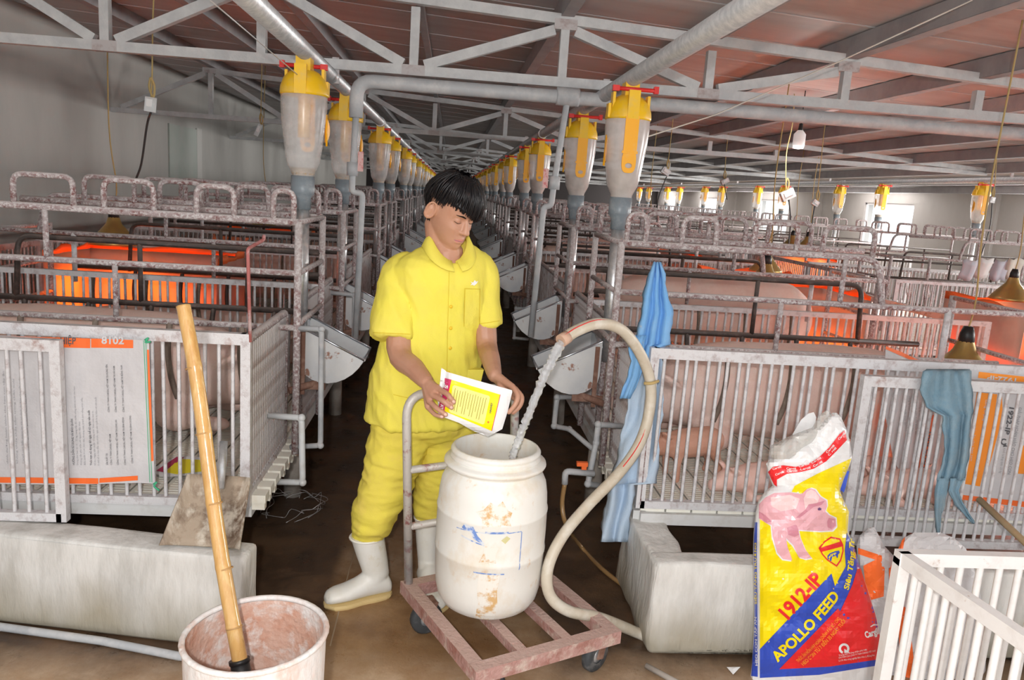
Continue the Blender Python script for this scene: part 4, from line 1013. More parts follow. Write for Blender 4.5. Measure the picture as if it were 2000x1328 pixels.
# --- bucket with brush pole
BX, BY, BR = -0.425, 1.785, 0.167
r = empty('feed_tub', (BX, BY, 0)); tag(r, 'white tub caked with pinkish feed, bamboo pole standing in it', 'tub')
def tubring(rr, z): return [V((rr*math.cos(2*PI*j/40)*(1.0+0.015*math.cos(4*PI*j/40)), rr*math.sin(2*PI*j/40)*0.99, z+0.006*math.sin(2*PI*j/40+1))) for j in range(40)]
b = MB(); b.loft([tubring(rr, z) for rr, z in ((0.150, 0.0), (0.152, 0.01), (0.158, 0.15), (0.163, 0.30), (0.166, 0.42), (0.167, 0.45))], cap=False); b.build('tub_wall', M['tub'], r)
b = MB(); b.loft([tubring(rr, z) for rr, z in ((0.164, 0.45), (0.162, 0.40), (0.157, 0.34), (0.154, 0.325), (0.152, 0.30), (0.150, 0.20))], cap=False); b.build('tub_lining', M['tubin'], r)
b = MB(); b.tube(tubring(0.1665, 0.452), 0.0075, 8, closed=True); b.build('rolled_rim', M['tub'], r)
rings = [tubring(rr, 0.245+0.02*math.cos(rr*20)) for rr in (0.154, 0.11, 0.06, 0.01)]
b = MB(); b.loft(rings, cap=True); b.build('feed_residue', M['tubin'], r)
b = MB(); b.loft([tubring(0.15, 0.0), tubring(0.02, 0.002)], True); b.build('tub_base', M['tub'], r)
# bamboo pole
M['bamboo'] = mat('varnished_bamboo', (0.56, 0.33, 0.115), 0.22, 0, (0.46, 0.24, 0.07), 5, (0.45, 0.7), (0.62, 0.42, 0.18), 12, (0.5, 0.72), stretch=(6, 6, 0.6), bump=0.05, bsc=30, coat=0.4)
M['bamboonode'] = mat('bamboo_node', (0.42, 0.24, 0.09), 0.5)
A_ = at(358, 597, y=2.02); B_ = at(472, 1318, y=1.765)
r = empty('brush_pole', (B_.x, B_.y, 0.26)); O2 = V((B_.x, B_.y, 0.26)); tag(r, 'long yellow bamboo pole leaning from the feed-caked tub', 'pole')
b = MB(); nodes = [0.0, 0.175, 0.355, 0.545, 0.72, 0.875, 1.0]; pts = []; rad = []
for i in range(len(nodes)-1):
    for t in (0.0, 0.03, 0.1, 0.5, 0.9, 0.97):
        q = nodes[i]+(nodes[i+1]-nodes[i])*t; p = A_*(1-q)+B_*q+V((0.004*math.sin(q*7), 0, 0.003*math.sin(q*11)))
        pts.append(p-O2); rad.append(0.0175+0.0012*q+(0.0009 if t in (0.0, 0.97) else 0.0003 if t in (0.03,) else 0.0))
pts.append(B_-O2); rad.append(0.019)
b.tube(pts, rad, 18); b.build('bamboo_cane', M['bamboo'], r)
for q in nodes[1:-1]:
    p = A_*(1-q)+B_*q-O2; d = (B_-A_).normalized()*0.0035
    b = MB(); b.tube([p-d*0.5, p+d*0.5], 0.0192+0.0012*q, 16); b.build('cane_node', M['bamboonode'], r)
p = B_-O2; d = (B_-A_).normalized()
b = MB(); b.tube([p-d*0.035, p+d*0.05], [0.0225, 0.024], 14); b.tube([p-d*0.038, p-d*0.028], 0.025, 14); b.tube([p+d*0.05, p+d*0.10], [0.024, 0.034], 14); b.build('brush_head', M['black'], r)
# --- shovel blade
M['shovel'] = mat('caked_shovel_steel', (0.40, 0.32, 0.24), 0.7, 0, (0.13, 0.08, 0.05), 11, (0.46, 0.64), (0.60, 0.54, 0.45), 16, (0.5, 0.64), stretch=(1, 1, 0.35), bump=0.4, bsc=60)
r = empty('shovel', (-0.78, 2.6, 0.335)); O3 = V((-0.78, 2.6, 0.335)); tag(r, 'muddy square shovel blade propped on the kerb against the pen', 'shovel')
tl, tr_, br, bl = at(374, 925, y=2.64), at(494, 932, y=2.66), at(472, 1071, y=2.47), at(318, 1063, y=2.47)
def blade(u, v): 
    p = (tl*(1-u)+tr_*u)*v+(bl*(1-u)+br*u)*(1-v); n = V((0, -1, 0.35)).normalized()
    return p-O3+n*(0.034*abs(2*u-1)**7 + 0.012*max(0, v-0.85)/0.15 - 0.012*math.exp(-((u-0.55)/0.12)**2)*v)
b = MB(); b.add([blade(i/14, j/10) for j in range(11) for i in range(15)], [(j*15+i, j*15+i+1, (j+1)*15+i+1, (j+1)*15+i) for j in range(10) for i in range(14)], True); solid(b, 0.006, 'blade', M['shovel'], r)
b = MB(); pa, pb = at(437, 862, y=2.69), at(432, 955, y=2.615); b.tube(rel([pa, pa*0.5+pb*0.5, pb], O3), [0.0135, 0.0145, 0.010], 14); b.build('handle_socket', M['galv'], r)
# --- pipe along the kerb foot, floor bits
b = MB(); b.tube([(-2.6, 2.84, 0.014), at(0, 1224, z=0.014), at(200, 1252, z=0.014), at(352, 1282, z=0.014), (-0.66, 2.34, 0.014)], 0.0135, 10)
o = b.build('conduit', M['pvcg']); tag(o, 'grey conduit lying along the foot of the left kerb', 'conduit')
b = MB()
for cx_, rx in ((570, 0.13),):
    p = at(570, 995, z=0.0)
r = empty('wire_tangle', tuple(p)); tag(r, 'tangle of loose wire on the dark floor by the left pen', 'wire')
for k in range(7):
    R2 = random.Random(k); a0 = R2.uniform(0, 6); pts = []
    for j in range(9): 
        a = a0+j*0.32; pts.append((0.13*math.cos(a)*R2.uniform(.8, 1.1)+R2.uniform(-.03, .03), 0.15*math.sin(a)+R2.uniform(-.03, .03), 0.006+0.055*math.sin(PI*j/8)*R2.uniform(.4, 1)))
    b = MB(); b.tube(smooth_path(pts, 3), 0.0016, 4); b.build('wire_strand', M['steelrod'], r)
a, b_ = at(1262, 1300, z=0.012), at(1310, 1326, z=0.012)
b = MB(); b.tube([a, b_, b_+(b_-a)*0.6], 0.010, 8); tag(b.build('stick', M['bamboonode'] if False else M['leg']), 'pale stick on the floor left of the yellow feed sack', 'stick')
b = MB(); p = at(1432, 1312, z=0.0); b.add([(p.x-0.016, p.y+0.02, 0.004), (p.x-0.008, p.y-0.02, 0.003), (p.x+0.022, p.y-0.002, 0.02), (p.x-0.002, p.y, 0.012)], [(0, 1, 3), (1, 2, 3), (2, 0, 3)]); solid(b, 0.001, 'paper_scrap', M['white']); tag(bpy.data.objects['paper_scrap'], 'folded white paper scrap on the floor by the yellow sack', 'paper')
# --- hose pouring into the drum
M['hose'] = mat('pale_hose', (0.56, 0.50, 0.40), 0.45, 0, (0.46, 0.39, 0.29), 8, (0.45, 0.7), (0.64, 0.60, 0.52), 14, (0.5, 0.7), bump=0.1, bsc=60)
hp = [(1100, 663, 2.44), (1128, 645, 2.48), (1170, 632, 2.54), (1215, 645, 2.60), (1250, 690, 2.65), (1270, 745, 2.67), (1268, 805, 2.66), (1248, 868, 2.62), (1208, 925, 2.56), (1150, 985, 2.50), (1098, 1048, 2.44), (1070, 1110, 2.40), (1074, 1162, 2.38), (1110, 1193, 2.38), (1172, 1207, 2.42)]
hpts = [at(u, v, y=y) for u, v, y in hp]+[at(1245, 1236, z=0.022), at(1300, 1262, z=0.022)]
r = empty('hose', tuple(hpts[-2])); O4 = hpts[-2].copy(); tag(r, 'thick pale hose arching over the blue cloth to the drum', 'hose')
b = MB(); sp = smooth_path(rel(hpts, O4), 7); b.tube(sp, 0.0195, 14); b.build('hose_tube', M['hose'], r)
b = MB(); st = [p+V((0, -0.0125, 0.0145)) for p in sp[:56]]; b.tube(st, 0.0022, 5); b.build('red_stripe', M['red'], r)
b = MB(); q = rel([hpts[5]], O4)[0]; b.tube(smooth_path([q+V((-0.024, -0.012, -0.005)), q+V((0.0, -0.026, 0.0)), q+V((0.026, -0.012, 0.006))], 4), 0.006, 6); b.build('tie_knot', M['cord'], r)
b = MB(); q = rel([hpts[0]], O4)[0]; dd = (hpts[0]-hpts[1]).normalized(); b.tube([q-dd*0.02, q+dd*0.012], 0.0215, 12); b.build('worn_mouth', mat('worn_hose_end', (0.55, 0.36, 0.26), 0.6), r)
# water stream: a lumpy falling jet
wp_ = [(1098, 668, 2.44), (1080, 700, 2.43), (1058, 745, 2.425), (1036, 800, 2.42), (1017, 848, 2.42), (1004, 885, 2.42), (997, 905, 2.42)]
b = MB(); sp = smooth_path([at(u, v, y=y) for u, v, y in wp_], 12); rad = [(0.0155+0.0065*noise.noise(V((i*0.9, 3.1, 0)))+0.002*math.sin(i*2.3))*(1.05-0.35*i/len(sp)) for i in range(len(sp))]
b.tube(sp, rad, 12)
R3 = random.Random(5)
o = b.build('water_stream', M['water'])
bm_ = bmesh.new(); bm_.from_mesh(o.data)
for v in bm_.verts: v.co += noise.noise_vector(v.co*55)*0.0045
bm_.to_mesh(o.data); bm_.free()
tag(o, 'clear jet of water falling from the hose into the drum', 'water', kind='thing')
# --- valve and thin hose
r = empty('tap', tuple(at(1130, 918, y=3.0))); O5 = at(1130, 918, y=3.0); tag(r, 'grey plastic tap with orange lever beside the aisle pipe', 'tap')
b = MB(); b.tube(fillet(rel([at(1103, 945, y=3.0), at(1104, 920, y=3.0), at(1160, 925, y=3.02)], O5), 0.02, 4), 0.0135, 10); b.build('tap_body', M['pvcg'], r)
b = MB(); q = rel([at(1137, 906, y=2.99)], O5)[0]; b.box(q, (0.045, 0.02, 0.016)); b.box(q+V((0.008, 0, -0.012)), (0.02, 0.018, 0.02)); b.build('orange_lever', M['printorange'], r)
M['thinhose'] = mat('amber_hose', (0.34, 0.20, 0.08), 0.2, coat=0.5)
th = [at(1103, 945, y=3.0), at(1098, 985, y=3.0), at(1106, 1025, y=3.0)]+[at(u, v, z=0.012) for u, v in ((1135, 1068), (1175, 1110), (1215, 1142), (1250, 1168), (1275, 1185))]
b = MB(); b.tube(smooth_path(th, 6), 0.0098, 9); tag(b.build('thin_hose', M['thinhose']), 'thin amber hose running from the tap across the dark floor', 'hose')
# ------------------------------------------------------------------ cloths
def cloth(name, lab, rows, mt, folds=3, amp=0.012, parent=None, part=None, seed=0, th=0.006):
    nx = 16; rr = []
    rows = [tuple(map(float, q)) for q in rows]
    fine = []
    for a, c in zip(rows, rows[1:]):
        k = max(2, int((c[0]-a[0])/9))
        for i in range(k): fine.append(tuple(a[j]+(c[j]-a[j])*i/k for j in range(4)))
    fine.append(rows[-1]); vs = []
    for q, (py, xl, xr, y) in enumerate(fine):
        for i in range(nx+1):
            u = i/nx; e = 1.8*math.sin(q*0.7+seed)+1.2*math.sin(q*1.9+i)
            ph = seed+q*0.05+0.9*noise.noise(V((q*0.11, u*2, seed)))
            dy = amp*math.sin(folds*2*PI*u+ph*2)+amp*0.7*noise.noise(V((u*4, q*0.12, seed+5)))
            vs.append(at(xl+(xr-xl)*u+e*(1 if i in (0, nx) else 0.3), py, y=y+dy))
    n = nx+1; b = MB(); b.add(vs, [(q*n+i, q*n+i+1, (q+1)*n+i+1, (q+1)*n+i) for q in range(len(fine)-1) for i in range(nx)], True)
    o = solid(b, th, part or name, M[mt], parent)
    if not part: tag(o, lab, 'cloth')
    return o
M['blue'] = mat('sky_blue_cloth', (0.17, 0.40, 0.72), 0.85, 0, (0.24, 0.46, 0.74), 7, (0.4, 0.7), (0.36, 0.48, 0.62), 30, (0.62, 0.75), bump=0.2, bsc=200)
M['denim'] = mat('pale_blue_cotton', (0.42, 0.54, 0.68), 0.85, 0, (0.50, 0.60, 0.70), 6, (0.4, 0.7), bump=0.2, bsc=200)
M['rag'] = mat('grey_blue_rag', (0.20, 0.33, 0.42), 0.9, 0, (0.28, 0.36, 0.40), 9, (0.4, 0.68), (0.14, 0.26, 0.34), 5, (0.5, 0.7), bump=0.3, bsc=150)
r = empty('blue_jacket', tuple(at(1280, 515, y=2.93))); tag(r, 'sky-blue jacket hung on the right pen corner behind the hose', 'clothing')
def sub(o, r):      # keep world position when parented
    o.data.transform(Matrix.Translation(-r.location)); return o
sub(cloth('x', '', [(512, 1276, 1289, 2.92), (535, 1267, 1297, 2.90), (575, 1258, 1304, 2.88), (612, 1252, 1313, 2.86), (640, 1247, 1311, 2.85), (672, 1242, 1308, 2.85), (676, 1242, 1296, 2.85), (700, 1240, 1288, 2.85), (712, 1246, 1282, 2.85)], 'blue', 2.5, 0.020, r, 'jacket_back', 1), r)
sub(cloth('x', '', [(655, 1240, 1262, 2.83), (680, 1230, 1258, 2.82), (705, 1233, 1256, 2.82), (735, 1224, 1250, 2.82), (778, 1211, 1232, 2.82)], 'blue', 1.2, 0.01, r, 'hanging_sleeve', 3), r)
r = empty('trouser_leg', tuple(at(1250, 760, y=2.9))); tag(r, 'pale blue cotton trousers hanging below the jacket to the kerb', 'clothing')
sub(cloth('x', '', [(690, 1244, 1290, 2.88), (760, 1232, 1297, 2.87), (830, 1219, 1291, 2.86), (900, 1203, 1285, 2.84), (943, 1190, 1283, 2.82), (946, 1190, 1240, 2.82), (985, 1183, 1234, 2.81), (1030, 1176, 1229, 2.80), (1058, 1173, 1225, 2.79)], 'denim', 1.6, 0.022, r, 'trouser_cloth', 6), r)
b = MB(); p = at(1282, 520, y=2.95); b.tube([(p.x+0.01, 2.97, 0.98), (p.x, 2.96, p.z)], 0.008, 8); b.build('hanging_peg', M['rail'], None); tag(bpy.data.objects['hanging_peg'], 'thin upright peg inside the blue jacket', 'peg')
r = empty('fence_rag', tuple(at(1850, 730, y=2.72))); tag(r, 'torn grey-blue rag hung over the barred gate leaf on the right', 'cloth')
sub(cloth('x', '', [(722, 1808, 1893, 2.75), (726, 1804, 1896, 2.712), (760, 1798, 1899, 2.705), (795, 1808, 1898, 2.705), (812, 1842, 1897, 2.705), (860, 1846, 1893, 2.705), (905, 1842, 1889, 2.705), (938, 1832, 1884, 2.705)], 'rag', 2.2, 0.017, r, 'rag_body', 2), r)
sub(cloth('x', '', [(934, 1832, 1856, 2.703), (975, 1825, 1846, 2.70), (1005, 1826, 1838, 2.70), (1040, 1832, 1835, 2.70)], 'rag', 1, 0.006, r, 'torn_strip', 4), r)
sub(cloth('x', '', [(934, 1854, 1884, 2.703), (958, 1853, 1871, 2.70), (985, 1866, 1882, 2.70), (1012, 1889, 1897, 2.70), (1022, 1899, 1903, 2.70)], 'rag', 1, 0.006, r, 'torn_strip', 8), r)
# wooden stick poking past the gate leaf
b = MB(); b.tube([at(1912, 975, y=2.66), at(2005, 1062, y=2.42), at(2060, 1112, y=2.28)], 0.0125, 9); tag(b.build('wooden_stick', M['bamboonode']), 'tan wooden stick leaning at the right gate leaf', 'stick')
bpy.data.objects['wooden_stick'].data.materials[0] = mat('tan_wood', (0.50, 0.37, 0.22), 0.7, 0, (0.4, 0.28, 0.15), 8, (0.4, 0.7))
# ------------------------------------------------------------------ printed sack sheets on the fences
INK = mat('grey_ink', (0.10, 0.10, 0.11), 0.6); M['ink'] = INK
M['inkgrey'] = mat('pale_grey_ink', (0.30, 0.30, 0.32), 0.6)
M['green'] = mat('green_thread', (0.06, 0.42, 0.22), 0.7)
def surf(y0, off=0.0, fn=None, amp=0.006):
    def f(u, v):
        y = (y0 if fn is None else fn(u, v)) + amp*noise.noise(V((u*0.012, v*0.02, 1.0)))+amp*0.5*noise.noise(V((u*0.05, v*0.03, 4.0)))
        return at(u, v, y=y-off)
    return f
def shift(o, r):
    o.data.transform(Matrix.Translation(-r.location)); return o
def put_text(body, p0, p1, h, fn, mt, r, name='lettering', bold=0.0, shear=0.0, fit=True, step=None, curve=0.0):
    """baseline from p0 to p1 in photo points, cap height h"""
    b = text_bm(body, 1.0, bold, shear)
    xs = [v.co.x for v in b.verts]; ys = [v.co.y for v in b.verts]
    if not xs: return None
    x0, x1 = min(xs), max(xs); d = V((p1[0]-p0[0], p1[1]-p0[1])); L = d.length; d.normalize(); nrm = V((d.y, -d.x))
    sx = L/(x1-x0) if fit else h/0.70; sy = h/0.70
    for v in b.verts:
        a = (v.co.x-x0)*sx; c = v.co.y*sy + curve*4*(a/L)*(1-a/L)
        v.co = (p0[0]+d.x*a+nrm.x*c, p0[1]+d.y*a+nrm.y*c, 0)
    o = lay(b, fn, step, name, M[mt] if isinstance(mt, str) else mt, r)
    return shift(o, r)
def put_poly(pts, fn, mt, r, name='print', step=8):
    return shift(lay(poly_bm(pts), fn, step, name, M[mt] if isinstance(mt, str) else mt, r), r)
r = empty('sack_sheet', tuple(at(150, 945, y=2.70))); tag(r, 'white printed sack sheet tied along the left front fence', 'sheet')
S0 = lambda o: surf(2.695, o)
put_poly([(-140, 648), (0, 655), (130, 660), (262, 663), (291, 666), (296, 800), (303, 945), (270, 943), (200, 945), (130, 947), (0, 945), (-140, 940)], S0(0), 'sackweave', r, 'woven_sheet', 7)
for x0, x1 in ((-140, 176), (178, 260)):
    put_poly([(x0, 652 if x0 < 0 else 661), (x1, 661 if x1 < 200 else 664), (x1, 680), (x0, 679 if x0 > 0 else 672)], S0(0.0016), 'printorange', r, 'orange_band')
for x0, x1 in ((-140, 192), (194, 269)):
    put_poly([(x0, 930 if x0 < 0 else 934), (x1, 934 if x1 < 200 else 929), (x1, 945 if x1 < 200 else 938), (x0, 941 if x0 < 0 else 943)], S0(0.0016), 'printorange', r, 'orange_band')
put_poly([(287, 683), (291, 683), (300, 900), (294, 901)], S0(0.0016), 'printorange', r, 'orange_strip')
for dx in (0, 4): put_poly([(280+dx, 665), (281.2+dx, 665), (293.2+dx, 942), (292+dx, 942)], S0(0.0018), 'green', r, 'green_stitching')
put_text('HIỆP', (118, 672), (148, 672), 13, S0(0.003), 'ink', r, bold=0.02); put_text('8102', (198, 671), (242, 672), 14, S0(0.003), 'sackweave', r, bold=0.03)
TX = [(146, 908, 818, 4.2, 'HƯỚNG DẪN SỬ DỤNG VÀ BẢO QUẢN', .02), (153, 908, 754, 3.3, 'Dùng cho heo từ 15 - 25 kg, cung cấp đủ nước uống sạch và mát cho heo.', 0), (160, 908, 822, 3.3, 'Không cần pha trộn với nguyên liệu khác.', 0), (167, 908, 776, 3.3, 'Bảo quản ở nơi khô ráo, thoáng mát, tránh ánh nắng trực tiếp.', 0), (180, 909, 801, 4.2, 'Thời hạn sử dụng: 60 ngày kể từ ngày sản xuất', .02), (187, 909, 802, 3.3, 'Số lô / Ngày sản xuất / Kháng sinh: Xem trên bao bì.', 0), (194, 909, 775, 3.3, '2 chữ số in hoa đầu tiên trước ngày sản xuất là ký hiệu nơi sản xuất', 0),
      (211, 908, 885, 3.6, 'SẢN XUẤT TẠI:', .02), (219, 908, 848, 3.4, 'CÔNG TY TNHH CARGILL VIỆT NAM', .01), (232, 908, 820, 3.4, 'CÔNG TY TNHH CARGILL VIỆT NAM TẠI LONG AN', .01), (246, 908, 815, 3.4, 'CÔNG TY TNHH CARGILL VIỆT NAM TẠI BÌNH ĐỊNH', .01), (260, 905, 812, 3.4, 'CÔNG TY TNHH CARGILL VIỆT NAM TẠI BÌNH DƯƠNG', .01),
      (214, 805, 712, 3.4, 'CÔNG TY TNHH CARGILL VIỆT NAM TẠI HƯNG YÊN', .01), (228, 805, 715, 3.4, 'CÔNG TY TNHH CARGILL VIỆT NAM TẠI HÀ NAM', .01), (243, 805, 713, 3.4, 'CÔNG TY TNHH CARGILL VIỆT NAM TẠI ĐỒNG THÁP', .01),
      (47, 905, 738, 3.6, 'Cargill cam kết mang lại giá trị dinh dưỡng cho vật nuôi', 0), (57, 905, 770, 3.6, 'Chất lượng sản phẩm ổn định', 0), (16, 905, 725, 3.4, 'dinh dưỡng hoàn chỉnh cho heo con tập ăn', 0), (24, 905, 730, 3.4, 'nguyên liệu được chọn lọc kỹ', 0), (35, 905, 740, 3.4, 'không chứa chất cấm trong chăn nuôi', 0)]
for x, ya, yb, h, s, bo in TX: put_text(s, (x, ya), (x-(ya-yb)*0.045, yb), h, S0(0.0025), 'ink' if bo else 'inkgrey', r, 'small_print', bo*0.5)
for k, (u, v) in enumerate(((283, 664), (300, 945))):
    b = MB(); p = at(u, v, y=2.68)-r.location; b.tube(smooth_path([p+V((0, 0, 0)), p+V((0.012, -0.004, 0.008)), p+V((0.004, -0.006, -0.006)), p+V((0.02, -0.003, -0.004 if k == 0 else -0.022))], 4), 0.0035, 5); b.build('green_knot', M['green'], r)
b = MB(); p = at(112, 806, y=2.645)-r.location; b.box(p, (0.032, 0.004, 0.055), Matrix.Rotation(0.15, 3, 'Y')); b.build('tape_scrap', M['leg'], r)
# right-hand printed sack behind the gate leaf
r = empty('sack_sheet', tuple(at(1940, 990, y=2.795))); tag(r, 'white and orange printed sack hung behind the right gate leaf', 'sheet')
S1 = lambda o: surf(2.80, o, amp=0.004)
put_poly([(1893, 722), (2080, 740), (2080, 1000), (1990, 992), (1870, 972), (1880, 880), (1888, 800)], S1(0), 'sackweave', r, 'woven_sheet', 7)
put_poly([(1912, 726), (2080, 744), (2080, 756), (1910, 738)], S1(0.0016), 'printorange2', r, 'orange_band')
put_poly([(1908, 766), (1948, 770), (1938, 842), (1926, 900), (1914, 950), (1878, 944), (1892, 880), (1900, 820)], S1(0.0016), 'printorange2', r, 'orange_band')
put_poly([(1951, 770), (1957, 771), (1958, 800), (1950, 845), (1938, 890), (1926, 930), (1921, 948), (1919, 948), (1930, 900), (1943, 845), (1950, 800)], S1(0.0016), 'printorange2', r, 'orange_swoosh')
put_poly([(1872, 975), (2080, 1000), (2080, 988), (1874, 966)], S1(0.0016), 'printorange', r, 'orange_band')
put_poly([(1998, 870), (2080, 880), (2080, 930), (1988, 925)], S1(0.0016), 'printorange2', r, 'orange_band')
put_text('1922-IP', (1972, 795), (1962, 848), 9, S1(0.003), 'ink', r, bold=0.03)
put_text('GIẢI PHÁP HOÀN HẢO CHO HEO CON', (1990, 795), (1968, 926), 6, S1(0.003), 'inkgrey', r, bold=0.01)
put_text('1922-IP', (1985, 739), (1928, 733), 9, S1(0.003), 'sackweave', r, bold=0.03)
put_text('Khối lượng tịnh: 25 kg', (1960, 875), (1952, 924), 4.5, S1(0.003), 'inkgrey', r); put_text('tăng trọng nhanh, hiệu quả kinh tế cao', (1925, 780), (1905, 935), 4.5, S1(0.003), 'sackweave', r); put_text('thức ăn cho heo con', (1903, 830), (1895, 900), 4.5, S1(0.003), 'sackweave', r)
def ringpoly(cx, cy, r0, r1, a0, a1, n=14): return [(cx+r1*math.cos(a0+(a1-a0)*i/n), cy+r1*math.sin(a0+(a1-a0)*i/n)) for i in range(n+1)]+[(cx+r0*math.cos(a1-(a1-a0)*i/n), cy+r0*math.sin(a1-(a1-a0)*i/n)) for i in range(n+1)]
put_poly(ringpoly(1961, 863, 4, 6.5, 0.6, 5.6), S1(0.003), 'ink', r, 'emblem'); put_poly([(1962, 866), (1968, 872), (1959, 873)], S1(0.003), 'ink', r, 'emblem')
# folded printed sack screening the nest inside the right pen
r = empty('sack_screen', tuple(at(1790, 970, y=3.1))); tag(r, 'folded white sack with orange border screening the right pen nest', 'sheet')
fS2 = lambda u, v: 3.02+(u-1730)/130*0.12
S2 = lambda o: surf(0, o, fS2, 0.008)
put_poly([(1730, 676), (1760, 694), (1800, 712), (1850, 727), (1900, 732), (1900, 985), (1850, 985), (1790, 975), (1745, 900), (1727, 800), (1728, 720)], S2(0), 'sackweave', r, 'woven_sheet', 8)
put_poly([(1730, 676), (1760, 687), (1800, 706), (1850, 722), (1850, 728), (1800, 713), (1760, 695), (1730, 682)], S2(0.002), 'printorange', r, 'orange_border')
put_poly([(1822, 810), (1828, 812), (1812, 880), (1800, 955), (1788, 955), (1796, 900), (1808, 850)], S2(0.002), 'printorange', r, 'orange_band')
put_text('TRẠI CHUYÊN N', (1816, 840), (1797, 952), 7, S2(0.004), 'ink', r, bold=0.02)
for k in range(6):
    put_text('công ty sản xuất thức ăn', (1768+k*7, 770+k*4), (1766+k*7, 830+k*6), 4, S2(0.004), 'inkgrey', r, 'small_print')
# empty yellow packet on the slats of the left pen
r = empty('empty_packet', (-1.03, 2.95, 0.41)); tag(r, 'empty yellow and maroon packet lying on the left pen slats', 'packet')
S3 = lambda o: (lambda u, v: at(u, v, y=2.98-(v-912)*0.004-o) )
put_poly([(302, 912), (348, 890), (395, 893), (424, 905), (425, 918), (380, 928), (320, 932), (304, 925)], S3(0), 'white', r, 'film'); put_poly([(322, 922), (350, 896), (392, 898), (420, 908), (400, 920), (345, 926)], S3(0.004), mat('packet_yellow', (0.92, 0.78, 0.02), 0.4), r, 'yellow_print')
put_poly([(305, 919), (345, 892), (360, 893), (318, 922)], S3(0.004), mat('packet_maroon', (0.45, 0.03, 0.10), 0.4), r, 'maroon_print')
# ------------------------------------------------------------------ feed sacks
def table(tb, v):
    for (a, *p), (b_, *q) in zip(tb, tb[1:]):
        if a <= v <= b_: t = (v-a)/(b_-a); return [x*(1-t)+y*t for x, y in zip(p, q)]
    return list(tb[0][1:]) if v < tb[0][0] else list(tb[-1][1:])
def sacksurf(tb, side, off=0.0, amp=0.014, seed=0.0, wr=0.03):
    def f(u, v):
        xl, xr, y0, d = table(tb, v); q = max(-1.0, min(1.0, 2*(u-xl)/(xr-xl)-1))
        bulge = max(0.0, 1-abs(q)**2.6)**0.5
        n = amp*noise.noise(V((u*0.016+seed, v*0.022, seed)))+amp*0.55*(1-2*abs(noise.noise(V((u*wr+v*0.012, v*wr-u*0.014, seed+3)))))*bulge
        y = y0+(-1 if side == 'f' else 1)*(d*bulge)+n*min(1, bulge*1.5)
        return at(u, v, y=y-off*(1 if side == 'f' else -1))
    return f
def put_outline(tb): 
    L = [(t[1], t[0]) for t in tb]; Rr = [(t[2], t[0]) for t in tb]; return L+Rr[::-1]
M['sackwhite'] = mat('glossy_white_sack', (0.80, 0.80, 0.80), 0.3, coat=0.3); 
for nm, c in (('pYellow', (0.93, 0.74, 0.0)), ('pBlue', (0.03, 0.08, 0.52)), ('pRed', (0.80, 0.02, 0.025)), ('pPink', (0.78, 0.42, 0.47)), ('pPinkD', (0.62, 0.25, 0.32)), ('pPinkL', (0.85, 0.60, 0.60)), ('pDark', (0.12, 0.05, 0.15))):
    M[nm] = mat('sack_print_'+{'pYellow': 'yellow', 'pBlue': 'blue', 'pRed': 'red', 'pPink': 'pink', 'pPinkD': 'rose', 'pPinkL': 'pale_pink', 'pDark': 'dark'}[nm], c, 0.3, coat=0.3)
TB = [(806, 1626, 1634, 2.39, 0.02), (815, 1615, 1643, 2.385, 0.03), (840, 1590, 1654, 2.38, 0.04), (862, 1572, 1660, 2.38, 0.05), (890, 1530, 1664, 2.375, 0.06), (897, 1503, 1664, 2.375, 0.06), (906, 1496, 1661, 2.37, 0.06), (925, 1500, 1652, 2.365, 0.065), (948, 1509, 1642, 2.36, 0.06), (960, 1494, 1641, 2.36, 0.065), (978, 1481, 1648, 2.355, 0.07), (1000, 1476, 1659, 2.35, 0.08), (1040, 1472, 1657, 2.345, 0.085), (1070, 1471, 1668, 2.34, 0.09), (1100, 1471, 1678, 2.34, 0.095), (1150, 1472, 1694, 2.335, 0.10), (1200, 1473, 1711, 2.33, 0.10), (1250, 1471, 1722, 2.325, 0.095), (1290, 1469, 1718, 2.32, 0.085), (1320, 1466, 1708, 2.315, 0.065), (1345, 1464, 1700, 2.30, 0.03)]
r = empty('feed_sack', (1.25, 2.33, 0.0)); tag(r, 'bulging yellow, blue and red feed sack with a pig picture, mouth open', 'sack')
FS = lambda o: sacksurf(TB, 'f', o)
put_poly(put_outline(TB), FS(0), 'sackwhite', r, 'sack_front', 7); put_poly(put_outline(TB), sacksurf(TB, 'b'), 'sackwhite', r, 'sack_back', 10)
put_poly([(1484, 1268), (1484, 985), (1500, 966), (1546, 961), (1552, 949), (1599, 924), (1663, 895), (1655, 918), (1644, 948), (1640, 960), (1658, 999), (1655, 1038), (1672, 1090), (1640, 1160), (1530, 1275)], FS(0.0014), 'pYellow', r, 'yellow_field', 7)
put_poly([(1484, 1268), (1624, 1120), (1631, 1145), (1652, 1106), (1650, 1075), (1654, 1040), (1668, 1068), (1678, 1100), (1706, 1190), (1719, 1250), (1712, 1300), (1600, 1318), (1484, 1324)], FS(0.0026), 'pBlue', r, 'blue_band', 7)
put_poly([(1467, 1320), (1472, 1250), (1473.5, 1200), (1472.5, 1150), (1472, 1060), (1474, 1020), (1479, 1020), (1478, 1080), (1479, 1170), (1480, 1322)], FS(0.0026), 'pBlue', r, 'blue_edge', 7)
put_poly([(1522, 1307), (1637, 1188), (1641, 1194), (1665, 1142), (1674, 1112), (1681, 1110), (1694, 1152), (1710, 1200), (1720, 1250), (1714, 1288), (1619, 1302)], FS(0.0038), 'pRed', r, 'red_field', 7)
put_poly([(1648, 962), (1641, 957), (1648, 935), (1655, 920), (1659, 920), (1652, 950)], FS(0.003), 'pBlue', r, 'blue_patch', 7)
z7 = lambda p: [(1480+x/4.025, 800+y/4.025) for x, y in p]; z8 = lambda p: [(1460+x/5.354, 1080+y/5.354) for x, y in p]
